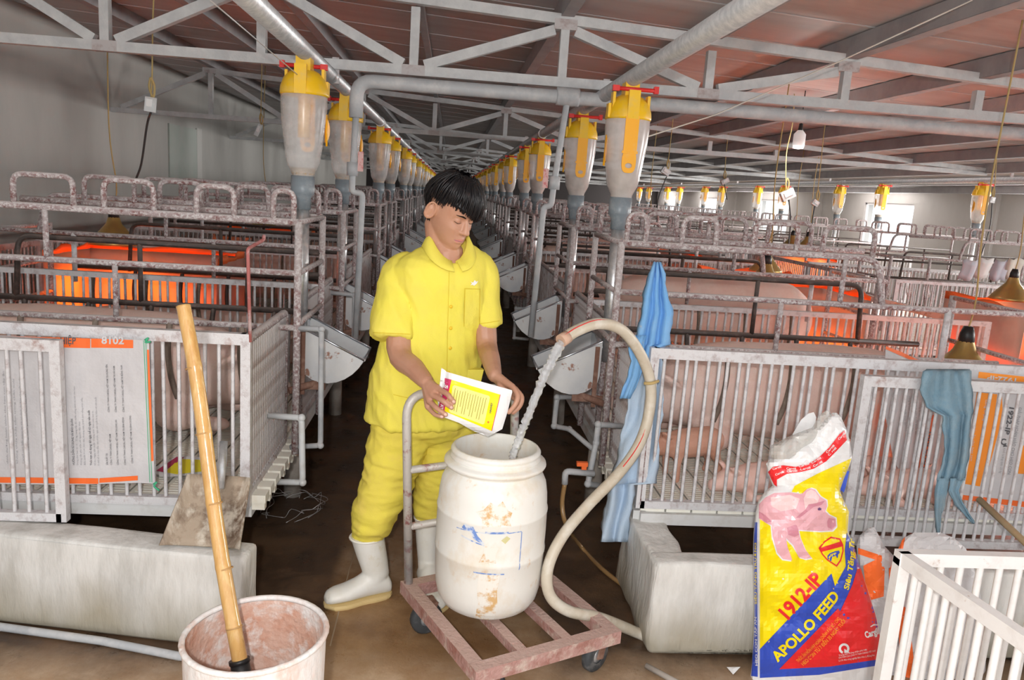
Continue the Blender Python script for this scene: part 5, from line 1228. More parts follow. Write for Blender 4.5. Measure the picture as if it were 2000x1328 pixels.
pigo = [(8, 745), (60, 690), (130, 655), (250, 650), (345, 665), (380, 630), (415, 618), (450, 630), (490, 685), (540, 715), (545, 760), (530, 800), (560, 830), (612, 855), (618, 915), (585, 950), (480, 955), (318, 945), (330, 1000), (370, 1095), (422, 1165), (370, 1174), (320, 1158), (280, 1065), (222, 1008), (235, 1080), (272, 1185), (200, 1175), (155, 1125), (118, 1000), (108, 905), (70, 895), (8, 855)]
cxp, cyp = 300, 880
put_poly(z7([(x+(9 if x > cxp else -9)*0.9, y+(9 if y > 900 else -6)) for x, y in pigo]), FS(0.0030), 'sackwhite', r, 'pig_outline', 7)
put_poly(z7(pigo), FS(0.0044), 'pPink', r, 'printed_pig', 7)
put_poly(z7([(100, 690), (250, 670), (330, 700), (300, 780), (180, 800), (110, 760)]), FS(0.0052), 'pPinkL', r, 'pig_highlight', 7)
put_poly(z7([(360, 700), (385, 645), (420, 628), (455, 645), (485, 690), (470, 735), (420, 760), (375, 790)]), FS(0.0052), 'pPinkL', r, 'pig_ear', 7)
put_poly(z7([(375, 785), (400, 745), (460, 735), (530, 715), (500, 750), (440, 765), (395, 800), (330, 850), (300, 850)]), FS(0.0056), 'pPinkD', r, 'pig_ear_shade', 7)
put_poly(z7([(230, 930), (300, 900), (320, 940), (325, 985), (290, 1000), (240, 985)]), FS(0.0052), 'pPinkD', r, 'pig_chest', 7)
put_poly(z7([(10, 800), (60, 830), (110, 880), (70, 890), (10, 852)]), FS(0.0052), 'pPinkD', r, 'pig_belly', 7)
put_poly(z7([(545, 880), (560, 850), (610, 862), (612, 912), (582, 940), (550, 925)]), FS(0.0052), 'pPinkD', r, 'pig_snout', 7)
put_poly(z7([(470, 780), (485, 768), (502, 778), (498, 790), (478, 793)]), FS(0.0056), 'pDark', r, 'pig_eye', 7)
sh = [(478, 1088), (520, 1035), (575, 998), (648, 1012), (672, 1060), (676, 1110), (655, 1190), (622, 1236), (545, 1185), (505, 1140)]
sc = lambda k: z7([(585+(x-585)*k, 1110+(y-1110)*k) for x, y in sh])
put_poly(sc(1.0), FS(0.0032), 'pRed', r, 'shield', 7); put_poly(sc(0.88), FS(0.0042), 'pYellow', r, 'shield', 7)
put_poly(z7([(488, 1088), (655, 1035), (666, 1075), (505, 1118)]), FS(0.0050), 'pRed', r, 'shield_band', 7)
put_poly(z7([(548, 1150), (565, 1130), (610, 1112), (640, 1108), (645, 1125), (632, 1140), (630, 1165), (622, 1165), (615, 1148), (585, 1158), (578, 1190), (568, 1190), (566, 1165), (556, 1180), (550, 1178)]), FS(0.0050), 'pBlue', r, 'shield_pig', 7)
put_text('IPP', z7([(575, 1156)])[0], z7([(622, 1138)])[0], 4.5, FS(0.006), 'pYellow', r, bold=0.03)
put_text('1912-IP', z8([(425, 700)])[0], z8([(800, 285)])[0], 27, FS(0.0045), 'pRed', r, bold=0.035, step=9)
put_text('APOLLO FEED', z8([(312, 1142)])[0], z8([(965, 455)])[0], 20, FS(0.0045), 'pYellow', r, bold=0.035, step=9, curve=-5)
put_text('Siêu Tăng Tr', z8([(1055, 388)])[0], (1668, 1052), 10, FS(0.0045), 'pYellow', r, bold=0.03, shear=0.2, step=9, curve=-4)
put_text('THỨC ĂN HỖN HỢP HOÀN CHỈNH ĐẶC BIỆT CHO', z8([(530, 1145)])[0], z8([(970, 690)])[0], 6.5, FS(0.0052), 'printorange2', r, bold=0.02, step=9, curve=-3)
put_text('HEO CON TỪ 7 ĐẾN 35 NGÀY TUỔI', z8([(585, 1180)])[0], z8([(1028, 715)])[0], 7.5, FS(0.0052), 'printorange2', r, bold=0.025, step=9, curve=-3)
put_text('Cargill', z8([(1238, 890)])[0], z8([(1388, 838)])[0], 12, FS(0.0052), 'sackwhite', r, bold=0.04, step=9)
put_poly(z8([(1282, 768), (1320, 742), (1360, 745), (1375, 765), (1360, 758), (1322, 758), (1290, 775)]), FS(0.0052), 'sackwhite', r, 'brand_arc', 7)
c_ = z8([(1010, 1000)])[0]; put_poly(ringpoly(c_[0], c_[1], 6, 10.5, 1.9, 6.9), FS(0.0052), 'sackwhite', r, 'emblem', 7); put_poly(z8([(1012, 1000), (1070, 1042), (1012, 1045)]), FS(0.0052), 'sackwhite', r, 'emblem', 7)
for s, a, b_ in (('Trung tâm chứng nhận phù hợp', (955, 1080), (1250, 1015)), ('SẢN PHẨM CỦA CÔNG TY TNHH CARGILL VIỆT NAM', (955, 1105), (1340, 1030)), ('Lô 29, Khu công nghiệp Biên Hòa 2, Đồng Nai', (955, 1135), (1330, 1075))):
    put_text(s, z8([a])[0], z8([b_])[0], 3.2, FS(0.0052), 'sackwhite', r, 'small_print')
put_text('HEO CON TẬP ĂN', (1479.5, 1300), (1477.5, 1205), 4, FS(0.004), 'sackwhite', r, 'edge_print', bold=0.02); put_text('SIÊU TĂNG TRƯỞNG', (1478, 1180), (1477, 1060), 4, FS(0.004), 'pYellow', r, 'edge_print', bold=0.02)
band = [(80, 490), (120, 450), (200, 438), (300, 450), (400, 425), (470, 385), (560, 300), (640, 195), (685, 160), (702, 238), (620, 325), (540, 405), (440, 465), (330, 492), (230, 505), (150, 550), (150, 605), (128, 590)]
put_poly(z7(band), FS(0.003), 'pRed', r, 'red_strip', 7)
for a, b_ in (((118, 475), (185, 455)), ((140, 520), (205, 495)), ((225, 470), (300, 472)), ((228, 492), (310, 488)), ((325, 455), (405, 430)), ((335, 478), (415, 462)), ((425, 425), (500, 385)), ((440, 452), (510, 415)), ((545, 345), (605, 285)), ((560, 365), (620, 305)), ((640, 240), (688, 190))):
    put_text('Cargill', z7([a])[0], z7([b_])[0], 4.0, FS(0.0042), 'sackwhite', r, 'strip_print', bold=0.02)
# open mouth: back flap and clear liner
put_poly(z7([(270, 200), (340, 80), (400, 30), (440, 20), (460, 60), (450, 130), (430, 190), (330, 260)]), surf(2.43, 0, amp=0.01), 'sackwhite', r, 'back_flap', 7)
TL = [(802, 1612, 1620, 2.40, 0.012), (812, 1600, 1626, 2.40, 0.02), (835, 1586, 1618, 2.39, 0.03), (850, 1545, 1604, 2.375, 0.04), (870, 1506, 1588, 2.37, 0.05), (885, 1501, 1566, 2.36, 0.05), (897, 1508, 1552, 2.36, 0.045)]
put_poly(put_outline(TL), sacksurf(TL, 'f', 0, 0.012, 7.0), 'liner', r, 'clear_liner', 6)
def plain_sack(tb, lab, prints, seed):
    xm = sum(t[1]+t[2] for t in tb)/2/len(tb); r = empty('feed_sack', tuple(at(xm, 1300, z=0.0))); tag(r, lab, 'sack', 'orange-printed sacks by the kerb')
    put_poly(put_outline(tb), sacksurf(tb, 'f', 0, 0.02, seed), 'sackweave', r, 'sack_front', 8); put_poly(put_outline(tb), sacksurf(tb, 'b', 0, 0.01, seed), 'sackweave', r, 'sack_back', 12)
    for p in prints: put_poly(p, sacksurf(tb, 'f', 0.002, 0.02, seed), 'printorange', r, 'orange_print', 8)
    return r
plain_sack([(1030, 1698, 1708, 2.40, 0.02), (1045, 1680, 1716, 2.385, 0.03), (1065, 1673, 1726, 2.385, 0.035), (1085, 1674, 1745, 2.385, 0.035), (1110, 1680, 1756, 2.385, 0.035), (1150, 1690, 1764, 2.385, 0.035), (1220, 1700, 1768, 2.38, 0.035), (1345, 1702, 1772, 2.36, 0.05)], 'crumpled white and orange sack touching the yellow feed sack', [[(1676, 1070), (1722, 1085), (1724, 1098), (1676, 1082)], [(1686, 1105), (1716, 1090), (1728, 1110), (1726, 1165), (1700, 1172), (1690, 1140)], [(1736, 1110), (1752, 1104), (1760, 1150), (1762, 1240), (1742, 1240), (1738, 1170)]], 2.0)
plain_sack([(1040, 1785, 1838, 2.37, 0.02), (1050, 1766, 1862, 2.37, 0.04), (1070, 1755, 1886, 2.37, 0.06), (1110, 1745, 1902, 2.37, 0.055), (1180, 1750, 1920, 2.36, 0.06), (1260, 1752, 1926, 2.36, 0.06), (1345, 1752, 1924, 2.37, 0.07)], 'white sack with an orange corner behind the white gate', [[(1736, 1112), (1762, 1055), (1768, 1048), (1764, 1070), (1752, 1108)], [(1756, 1180), (1775, 1190), (1790, 1345), (1756, 1345)]], 5.0)
# ------------------------------------------------------------------ white gate in the near right corner
M['gate'] = mat('chipped_white_paint', (0.80, 0.79, 0.78), 0.5, 0, (0.70, 0.67, 0.65), 18, (0.5, 0.72), (0.52, 0.40, 0.34), 26, (0.66, 0.76))
r = empty('white_gate', (1.175, 1.75, 0)); tag(r, 'chipped white barred gate corner at the near right', 'gate')
def gb(nm, a, b_, w_=0.03, h_=0.03): q = MB(); q.bar(a, b_, w_, h_); return q.build(nm, M['gate'], r)
zt_ = 0.715; gb('top_rail', (-0.015, 0, zt_), (0.9, 0, zt_), 0.028, 0.034); gb('bottom_rail', (-0.015, 0, 0.09), (0.9, 0, 0.09))
gb('corner_post', (0, 0, 0.0), (0, 0, zt_), 0.03, 0.03)
far = (0.075, -0.62); gb('top_rail', (0, 0, zt_), (far[0], far[1], zt_), 0.028, 0.034); gb('bottom_rail', (0, 0, 0.09), (far[0], far[1], 0.09)); gb('end_post', (far[0], far[1], 0), (far[0], far[1], zt_)); gb('end_post', (0.9, 0, 0), (0.9, 0, zt_))
pr = None
for i in range(1, 17):
    q = MB()
    if pr is None: q.tube([(0, 0, 0.09), (0, 0, zt_)], 0.0085, 8, cap=False); o = pr = q.build('bar', M['gate'], r)
    else: o = pr.copy(); COL.objects.link(o)
    o.location = (0.053*i, 0, 0)
for i in range(1, 12):
    o = pr.copy(); COL.objects.link(o); o.location = (far[0]*i/12, far[1]*i/12, 0)
# ================================================================== the worker
from mathutils.bvhtree import BVHTree
M['skin'] = mat('tan_skin', (0.50, 0.27, 0.18), 0.45, 0, (0.45, 0.225, 0.145), 14, (0.45, 0.7), sub=0.12, bump=0.05, bsc=200)
M['lips'] = mat('lip_skin', (0.56, 0.22, 0.19), 0.4)
M['nail'] = mat('nail_skin', (0.70, 0.45, 0.37), 0.3)
M['hair'] = mat('black_hair', (0.006, 0.005, 0.006), 0.38, 0, (0.03, 0.018, 0.015), 30, (0.55, 0.75), spec=0.35)
M['shirt'] = mat('yellow_cotton', (0.82, 0.72, 0.09), 0.85, 0, (0.79, 0.68, 0.11), 9, (0.4, 0.7), bump=0.15, bsc=260, sub=0.0)
M['trous'] = mat('yellow_twill', (0.79, 0.67, 0.085), 0.85, 0, (0.75, 0.61, 0.10), 7, (0.4, 0.7), (0.74, 0.55, 0.14), 4, (0.58, 0.8), bump=0.15, bsc=260)
M['button'] = mat('amber_button', (0.82, 0.52, 0.02), 0.35)
M['boot'] = mat('white_gumboot', (0.80, 0.79, 0.74), 0.4, 0, (0.74, 0.71, 0.62), 8, (0.45, 0.7), (0.62, 0.54, 0.38), 14, (0.62, 0.76))
M['sole'] = mat('yellow_sole', (0.72, 0.55, 0.26), 0.5)
P = at(835, 1150, z=0.0)
root = empty('person', (-0.1, 2.78, 0.0)); tag(root, 'young worker in yellow uniform and white boots holding a printed packet over the drum', 'person')
RO = V(root.location)
# --- head frame
hy, hp_ = math.radians(43), math.radians(26)
f0 = V((math.sin(hy), -math.cos(hy), 0))
HF = f0*math.cos(hp_)+V((0, 0, -math.sin(hp_))); HU = f0*math.sin(hp_)+V((0, 0, math.cos(hp_))); HS = HU.cross(HF)
HO = at(882, 411, y=2.755); HK = 0.975
def hd(s, f, u): return HO+(HS*s+HF*f+HU*u)*HK
SL = [(-0.119, 0.016, 0.07, 0.03), (-0.114, 0.026, 0.08, 0.01), (-0.104, 0.037, 0.087, -0.012), (-0.09, 0.046, 0.0945, -0.035), (-0.07, 0.055, 0.0945, -0.058), (-0.05, 0.0615, 0.094, -0.072), (-0.03, 0.0665, 0.0935, -0.08), (-0.01, 0.07, 0.0875, -0.087), (0.01, 0.0725, 0.088, -0.092), (0.03, 0.0745, 0.0895, -0.096), (0.05, 0.075, 0.088, -0.097), (0.07, 0.0725, 0.081, -0.094), (0.09, 0.064, 0.067, -0.083), (0.105, 0.05, 0.049, -0.065), (0.114, 0.032, 0.03, -0.042), (0.118, 0.012, 0.01, -0.018)]
def g2(s, u, s0, u0, a, b_): return math.exp(-((s-s0)/a)**2-((u-u0)/b_)**2)
def headring(u, w, fr, bk, n=44):
    out = []
    for j in range(n):
        a = 2*PI*j/n; sn, cs = math.sin(a), math.cos(a)
        ex = 0.88
        s = w*math.copysign(abs(sn)**ex, sn)
        mid = (fr+bk)/2 if bk > 0 else 0.0
        f = (fr-mid)*math.copysign(abs(cs)**ex, cs)+mid if cs >= 0 else mid+(mid-bk)*math.copysign(abs(cs)**ex, cs)
        if cs > 0:
            k = 0
            for sg in (-1, 1):
                k -= 0.0125*g2(s, u, sg*.030, .002, .016, .011); k += 0.0045*g2(s, u, sg*.026, .022, .022, .008); k += 0.0035*g2(s, u, sg*.044, -.030, .018, .018)
                k -= 0.003*g2(s, u, sg*.036, -.07, .012, .02)
            k += 0.007*g2(s, u, 0, -.0625, .022, .0045)+0.008*g2(s, u, 0, -.0745, .020, .005)-0.004*g2(s, u, 0, -.0685, .024, .0022)-0.004*g2(s, u, 0, -.087, .02, .006)+0.004*g2(s, u, 0, -.104, .016, .010)
            f += k*min(1, cs*2)
        out.append(hd(s, f, u))
    return out
body = MB(); us = []
def slerp(u): return table([(a, b_, c, d) for a, b_, c, d in SL], u)
uu = -0.119
while uu < 0.118:
    us.append(uu); uu += 0.0042
us.append(0.118)
body.loft([headring(u, *slerp(u)) for u in us])
# nose, lids, ears
body.loft([[hd(w*math.sin(2*PI*j/12), f+d*math.cos(2*PI*j/12), u) for j in range(12)] for u, f, w, d in ((.016, .082, .006, .008), (.004, .086, .0078, .010), (-.010, .092, .0095, .013), (-.022, .098, .0122, .015), (-.031, .102, .0150, .0165), (-.038, .101, .0145, .0145), (-.044, .095, .009, .008))])
for sg in (-1, 1):
    body.ball(hd(sg*.0135, .0965, -.0358), (0.008, 0.0075, 0.0065), 10)
    body.ball(hd(sg*.031, .0705, 0.000), (0.0145, 0.0135, 0.0115), 12)
    eo = hd(sg*.078, -.016, -.008); ear = MB()
    er = Matrix((HS, HF, HU)).transposed() @ Matrix.Rotation(sg*0.75, 3, 'Z') @ Matrix.Rotation(-0.12, 3, 'X')
    rim = [eo+er @ V((sg*(0.010+0.004*math.sin(t)), 0.0165*math.cos(t)-0.003, 0.029*math.sin(t)+(0.003 if math.sin(t) > 0 else 0))) for t in [2*PI*q/18 for q in range(18)]]
    body.tube(rim, [0.0042 if math.sin(2*PI*q/18) > -0.6 else 0.0062 for q in range(18)], 8, closed=True)
    body.ball(eo+er @ V((sg*0.004, 0.0, 0)), (0.006, 0.016, 0.028), 12, 0, er)
    body.ball(eo+er @ V((sg*0.009, -0.004, -0.002)), (0.004, 0.006, 0.016), 10, 0, er)
# neck, trunk, legs (under the clothes)
nk = at(872, 492, y=2.79)
body.tube([hd(0, -.028, -.02), hd(0, -.026, -.075), (hd(0, -.03, -.11)*0.5+nk*0.5), nk, nk+V((0, 0.0, -0.07))], [0.056, 0.056, 0.055, 0.062, 0.075], 20)
body.ball(at(882, 500, y=2.755), (0.032, 0.024, 0.05), 12)
ct, cb = at(862, 545, y=2.815), at(826, 800, y=2.83)
body.tube([nk+V((0, 0, -0.04)), ct, ct*0.5+cb*0.5, cb], [0.07, 0.10, 0.10, 0.10], 16)
def limb(pts, rad, n=12): body.tube(smooth_path(pts, 4), [r for i, r in enumerate(rad[:-1]) for r in [r+(rad[i+1]-r)*t/4 for t in range(4)]]+[rad[-1]], n)
for pts, rad in (([at(790, 830, y=2.83), at(756, 935, y=2.78), at(728, 1010, y=2.77), at(720, 1035, y=2.77)], [0.075, 0.055, 0.042, 0.038]), ([at(885, 835, y=2.87), at(862, 930, y=2.86), at(846, 980, y=2.875), at(838, 1000, y=2.88)], [0.075, 0.052, 0.040, 0.036])): limb(pts, rad)
body.ball(at(832, 815, y=2.84), (0.15, 0.10, 0.09), 14)
# arms
SR, ER, WR = at(790, 545, y=2.80), at(779, 682, y=2.685), at(833, 746, y=2.505)
SLf, EL, WL = at(932, 532, y=2.86), at(950, 668, y=2.79), at(966, 733, y=2.545)
limb([ct, SR, ER], [0.06, 0.05, 0.044]); limb([SR, ER, ER*0.45+WR*0.55+V((0, 0, -0.004)), WR], [0.05, 0.043, 0.037, 0.0255])
limb([ct, SLf, EL], [0.06, 0.046, 0.040]); limb([SLf, EL, EL*0.45+WL*0.55, WL], [0.046, 0.039, 0.034, 0.0245])
def fing(pix, r0, r1):
    pts = [at(u, v, y=y) for u, v, y in pix]; n = len(pts)
    sp = smooth_path(pts, 5); k = len(sp)
    body.tube(sp, [r0+(r1-r0)*i/(k-1) for i in range(k)], 10); body.ball(pts[0], r0*1.04, 8); body.ball(pts[-1], r1, 8)
    return pts
def palm(w_, ks, r0=0.0135):
    for p in ks: body.tube([w_, w_*0.45+p*0.55, p], [0.02, r0*1.1, r0*0.85], 10); body.ball(p, r0*0.8, 8)
    for a, b_ in zip(ks, ks[1:]): body.tube([w_*0.5+a*0.5, w_*0.25+(a+b_)*0.375, (a+b_)/2], [0.015, 0.013, 0.0075], 8)
KR = [(857, 760, 2.447), (846, 772, 2.442), (839, 784, 2.445), (836, 795, 2.455)]
palm(WR, [at(u, v, y=y) for u, v, y in KR])
tips = []
for pix, r0, r1 in (([KR[0], (873, 769, 2.412), (880, 777, 2.402), (886.5, 785, 2.404)], .0100, .0080), ([KR[1], (864, 782, 2.409), (874, 790, 2.401), (882, 796, 2.403)], .0102, .0082), ([KR[2], (853, 797, 2.414), (863, 804, 2.404), (871, 810, 2.405)], .0097, .0078), ([KR[3], (848, 808, 2.43), (857, 812, 2.417), (865, 814, 2.413)], .0086, .0070)):
    tips.append(fing(pix, r0, r1))
fing([(845, 752, 2.50), (858, 758, 2.49), (871, 766, 2.484), (880, 774, 2.482)], .0115, .0085)
KL = [(1002, 756, 2.478), (1008, 762, 2.492), (1009, 770, 2.508), (1005, 777, 2.522)]
palm(WL, [at(u, v, y=y) for u, v, y in KL], 0.013)
for pix, r0, r1 in (([KL[0], (1011, 773, 2.452), (1006, 790, 2.440), (994, 805, 2.438)], .0100, .0080), ([KL[1], (1019, 776, 2.474), (1015, 793, 2.464), (1002, 806, 2.462)], .0098, .0078), ([KL[2], (1017, 784, 2.496), (1011, 797, 2.488), (1000, 804, 2.486)], .008, .0064), ([KL[3], (1009, 790, 2.516), (1003, 800, 2.51), (994, 806, 2.508)], .0072, .0058)):
    fing(pix, r0, r1)
fing([(976, 752, 2.515), (984, 764, 2.50), (988, 778, 2.486), (986, 790, 2.481)], .0112, .0085)
body.ball(WR, 0.0255, 12); body.ball(WL, 0.0245, 12)
bme = fuse(body, 0.0034, 3, 0.4, 'body'); bme.materials.append(M['skin'])
def bvh(me):
    b = bmesh.new(); b.from_mesh(me); t = BVHTree.FromBMesh(b); b.free(); return t
TB_ = bvh(bme)
bme.transform(Matrix.Translation(-RO)); bo = link('body', bme, root)
def onface(s, u, off=0.0006):
    o = HO+(HS*s+HU*u)*HK+HF*0.3; h = TB_.ray_cast(o, -HF)
    p = h[0] if h[0] is not None else hd(s, 0.08, u)
    return p+HF*off-RO
def strip(name, mt, top, bot, n=10, off=0.0007, w=None):
    vs = []
    for i in range(n+1):
        t = i/n
        a = table([(q/(len(top)-1), *p) for q, p in enumerate(top)], t); c = table([(q/(len(bot)-1), *p) for q, p in enumerate(bot)], t)
        vs += [onface(*a, off), onface((a[0]+c[0])/2, (a[1]+c[1])/2, off*1.4), onface(*c, off)]
    b = MB(); b.add(vs, [(i*3+k, i*3+k+1, i*3+k+4, i*3+k+3) for i in range(n) for k in (0, 1)], True); return b.build(name, M[mt], bo)
for sg in (-1, 1):
    strip('eyebrow', 'hair', [(sg*.013, .0205), (sg*.028, .0265), (sg*.048, .0235)], [(sg*.013, .0150), (sg*.028, .0200), (sg*.048, .0215)], off=0.001)
    strip('eyelashes', 'hair', [(sg*.018, -.0025), (sg*.025, -.0055), (sg*.033, -.0062), (sg*.044, -.0022)], [(sg*.018, -.0035), (sg*.025, -.0076), (sg*.033, -.0084), (sg*.045, -.0036)], off=0.0011)
strip('lips', 'lips', [(-.026, -.0685), (-.010, -.0605), (0, -.0625), (.010, -.0605), (.026, -.0685)], [(-.026, -.069), (-.011, -.0795), (0, -.081), (.011, -.0795), (.026, -.069)], 14)
strip('mouth_line', 'pDark', [(-.026, -.0682), (0, -.0678), (.026, -.0682)], [(-.026, -.0694), (0, -.0697), (.026, -.0694)], 10, 0.0012)
for sg in (-1, 1): 
    b = MB(); b.ball(onface(sg*.0062, -.0425, -0.002), 0.0022, 6); b.build('nostril', M['pDark'], bo)
for pts in tips:
    p = pts[-1]*0.8+pts[-2]*0.2; d = (pts[-1]-pts[-2]).normalized(); cdir = (V((0, 0, CAM_H))-p).normalized(); x = d.cross(cdir).normalized(); z = x.cross(d)
    rot = Matrix((x, d, z)).transposed(); b = MB(); b.ball(p+z*0.0068-RO, (0.0052, 0.0068, 0.0022), 10, 0, rot); b.build('fingernail', M['nail'], bo)
# --- hair: a cap plus some six hundred tapering locks combed from the crown
Rs, Rf, Ru = 0.0755, 0.0955, 0.118
def hairpt(phi, u, lift):
    uc = max(u, 0.028)
    rho = math.sqrt(max(0.0, 1-((uc)/(Ru+lift*0.9))**2)) if uc < Ru+lift*0.9 else 0.0
    k = 1.0
    if u < 0.028 and abs(phi) > 1.9: k = 1-(0.028-u)*3.2
    s = (Rs+lift)*rho*math.sin(phi)*k; f = (Rf+lift)*rho*math.cos(phi)*k-0.002
    return hd(s, f, u)
def uend(phi):
    a = phi                      # + = his left
    if abs(a) < 0.75: return 0.030-0.022*math.sin(a*1.6)
    if abs(a) < 1.25: return 0.022 if a > 0 else 0.052
    if abs(a) < 1.95: return 0.012 if a > 0 else 0.034
    return -0.060
HR = random.Random(3); hb = MB()
cap = []
for i in range(13):
    t = i/12; row = []
    for j in range(40):
        phi = -PI+2*PI*j/40; ue = uend(phi)+0.006; u = (Ru+0.016)*(1-t)+ue*t
        u = (Ru+0.0175)-((Ru+0.0175)-ue)*(t**1.6); row.append(hairpt(phi, u, 0.019))
    cap.append(row)
hb.loft(cap, cap=False)
for q in range(760):
    phi = HR.uniform(-PI, PI); 
    if q < 260: phi = HR.uniform(-1.1, 1.25)
    ue = uend(phi)+HR.uniform(-.010, .010); lift = HR.uniform(0.017, 0.033); st = HR.uniform(0, 0.55) if q % 3 else HR.uniform(0, 0.2)
    pts = []; rad = []; sw = HR.uniform(-.16, .16); n = 7
    for i in range(n):
        t = st+(1-st)*i/(n-1); u = (Ru+0.0175)-((Ru+0.0175)-ue)*(t**1.6)
        l2 = lift*(1-0.45*max(0, t-0.6)/0.4)+0.002*math.sin(q+t*3)
        pts.append(hairpt(phi+sw*t, min(u, Ru+lift*0.86), l2)); rad.append(0.0042*(1-0.75*(i/(n-1))**2)*HR.uniform(.8, 1.2))
    hb.tube(pts, rad, 5, cap=False)
for v_ in range(len(hb.v)): hb.v[v_] = tuple(V(hb.v[v_])-RO)
hb.build('hair', M['hair'], root)
# --- shirt
psi = math.radians(20); bf = V((math.sin(psi), -math.cos(psi), 0)); bs = V((math.cos(psi), math.sin(psi), 0))
def wrinkle(me, amp, fr, st, seed, mask=None):
    me.calc_loop_triangles() if hasattr(me, 'calc_loop_triangles') else None
    co_ = [v.co.copy() for v in me.vertices]; no = [v.normal.copy() for v in me.vertices]
    for v, c, n in zip(me.vertices, co_, no):
        q = st @ (c*fr)+V((seed, seed*2, 0)); a = noise.noise(q); b_ = noise.noise(q*2.3+V((5, 1, 2)))
        d = (1-2.2*abs(a))*0.6+(1-2*abs(b_))*0.28
        v.co = c+n*amp*d*(mask(c) if mask else 1.0)
sh_ = MB(); rows = [(470, 846, 914, .050, 2.80), (480, 838, 922, .062, 2.80), (490, 815, 936, .080, 2.805), (502, 785, 948, .098, 2.81), (520, 768, 955, .112, 2.812), (550, 764, 957, .122, 2.815), (600, 772, 948, .118, 2.825), (670, 748, 936, .120, 2.825), (740, 727, 932, .130, 2.825), (795, 717, 934, .134, 2.83), (818, 715, 935, .134, 2.83)]
rings = []
for py, xl, xr, d, y in rows:
    c = at((xl+xr)/2, py, y=y); w_ = (at(xr, py, y=y)-at(xl, py, y=y)).length/2
    k = max(0.0, 1-(py-470)/200)*0.10; vn = max(0.0, 1-(py-470)/40)
    rings.append([c+bs*(w_*math.copysign(abs(math.cos(a))**0.9, math.cos(a)))+bf*(d*math.copysign(abs(math.sin(a))**0.9, math.sin(a)))+V((0, 0, k*w_*math.cos(a)*0.6-0.075*vn*max(0, math.sin(a))**2)) for a in [2*PI*j/36 for j in range(36)]])
sh_.loft(rings)
def sleeve(pts, rad):
    sp = smooth_path(pts, 5); k = len(sp); rr = [table([(i/(len(rad)-1), r) for i, r in enumerate(rad)], i/(k-1))[0] for i in range(k)]
    d = (sp[-1]-sp[-2]).normalized()
    sh_.tube(sp+[sp[-1]-d*0.001, sp[-1]-d*0.03], rr+[rr[-1]-0.006, rr[-1]-0.012], 18)
sleeve([at(812, 520, y=2.82), at(785, 542, y=2.80), at(772, 600, y=2.75), at(765, 657, y=2.71)], [0.060, 0.069, 0.069, 0.067])
sleeve([at(918, 513, y=2.85), at(939, 536, y=2.85), at(948, 590, y=2.84), at(955, 636, y=2.825)], [0.054, 0.060, 0.055, 0.050])
sme = fuse(sh_, 0.006, 5, 0.5, 'shirt')
rotd = Matrix.Diagonal((2.1, 1.2, 0.55)) @ Matrix.Rotation(0.5, 3, 'Y')
wrinkle(sme, 0.017, 5.0, rotd, 3.0, lambda c: 0.45+0.75*min(1, max(0, (1.33-c.z)/0.35)))
wrinkle(sme, 0.0038, 12.0, Matrix.Rotation(-0.7, 3, 'Y') @ Matrix.Diagonal((1.8, 1.2, 0.6)), 8.0)
sme.materials.append(M['shirt']); TS = bvh(sme)
so = link('shirt', sme, root); sme.transform(Matrix.Translation(-RO))
def onshirt(tree, off=0.001):
    def f(u, v):
        d = (fw+rt*((u-CX)/F_PX)+up*((CY-v)/F_PX)).normalized(); h = tree.ray_cast(V((0, 0, CAM_H)), d)
        p = h[0] if h[0] is not None else at(u, v, y=2.7)
        return p-d*off-RO
    return f
fs_ = onshirt(TS)
M['seamd'] = mat('seam_thread', (0.66, 0.50, 0.03), 0.9)
def onp(pts, name, mt, par, f, step=6): return lay(poly_bm(pts), f, step, name, M[mt], par)
onp([(878, 520), (883, 520), (880, 640), (877.5, 770), (876, 818), (871, 818), (873, 770), (875, 640)], 'placket', 'shirt', so, onshirt(TS, 0.0022))
for pts in ([(877.3, 520), (878.3, 520), (875, 640), (872, 815), (871, 815), (874, 640)],): onp(pts, 'seam', 'seamd', so, onshirt(TS, 0.0028))
for u, v in ((881, 599), (880.5, 641), (879.5, 680), (876, 728)):
    p = onshirt(TS, 0.004)(u, v); b = MB(); b.ball(p, (0.0062, 0.0028, 0.0062), 12, 0, Matrix.Rotation(psi, 3, 'Z')); b.build('button', M['button'], so)
onp([(908, 563), (938, 564), (936, 640), (921, 646), (906, 638)], 'chest_pocket', 'shirt', so, onshirt(TS, 0.0026))
for pts in ([(908, 563), (938, 564), (938, 565.5), (908, 564.5)], [(907.5, 563), (909, 563), (907, 638), (905.8, 638)], [(937, 564), (938.3, 564), (936.4, 640), (935.2, 640)]): onp(pts, 'seam', 'seamd', so, onshirt(TS, 0.0034))
onp([(919, 550), (924, 552), (927, 547), (930, 550), (934, 549), (931, 554), (926, 558), (923, 556), (919, 557), (922, 553)], 'white_emblem', 'sackwhite', so, onshirt(TS, 0.003))
onp([(768, 770), (812, 780), (862, 786), (862, 787.2), (812, 781.2), (768, 771.2)], 'seam', 'seamd', so, onshirt(TS, 0.0022))
onp([(728, 649), (802, 652), (802, 653.2), (728, 650.2)], 'seam', 'seamd', so, onshirt(TS, 0.0022)); onp([(936, 632), (976, 626), (976, 627.2), (936, 633.2)], 'seam', 'seamd', so, onshirt(TS, 0.0022))
# lower pocket gaping at his left hip
pk = [at(914, 722, y=2.745), at(945, 722, y=2.755), at(938, 752, y=2.76), at(910, 760, y=2.74)]
b = MB(); b.add([p-RO for p in pk]+[p-RO+V((-0.005, 0.03, 0)) for p in pk], [(0, 1, 2, 3), (4, 7, 6, 5), (0, 4, 5, 1), (1, 5, 6, 2), (2, 6, 7, 3), (3, 7, 4, 0)]); b.build('hip_pocket', M['shirt'], so)
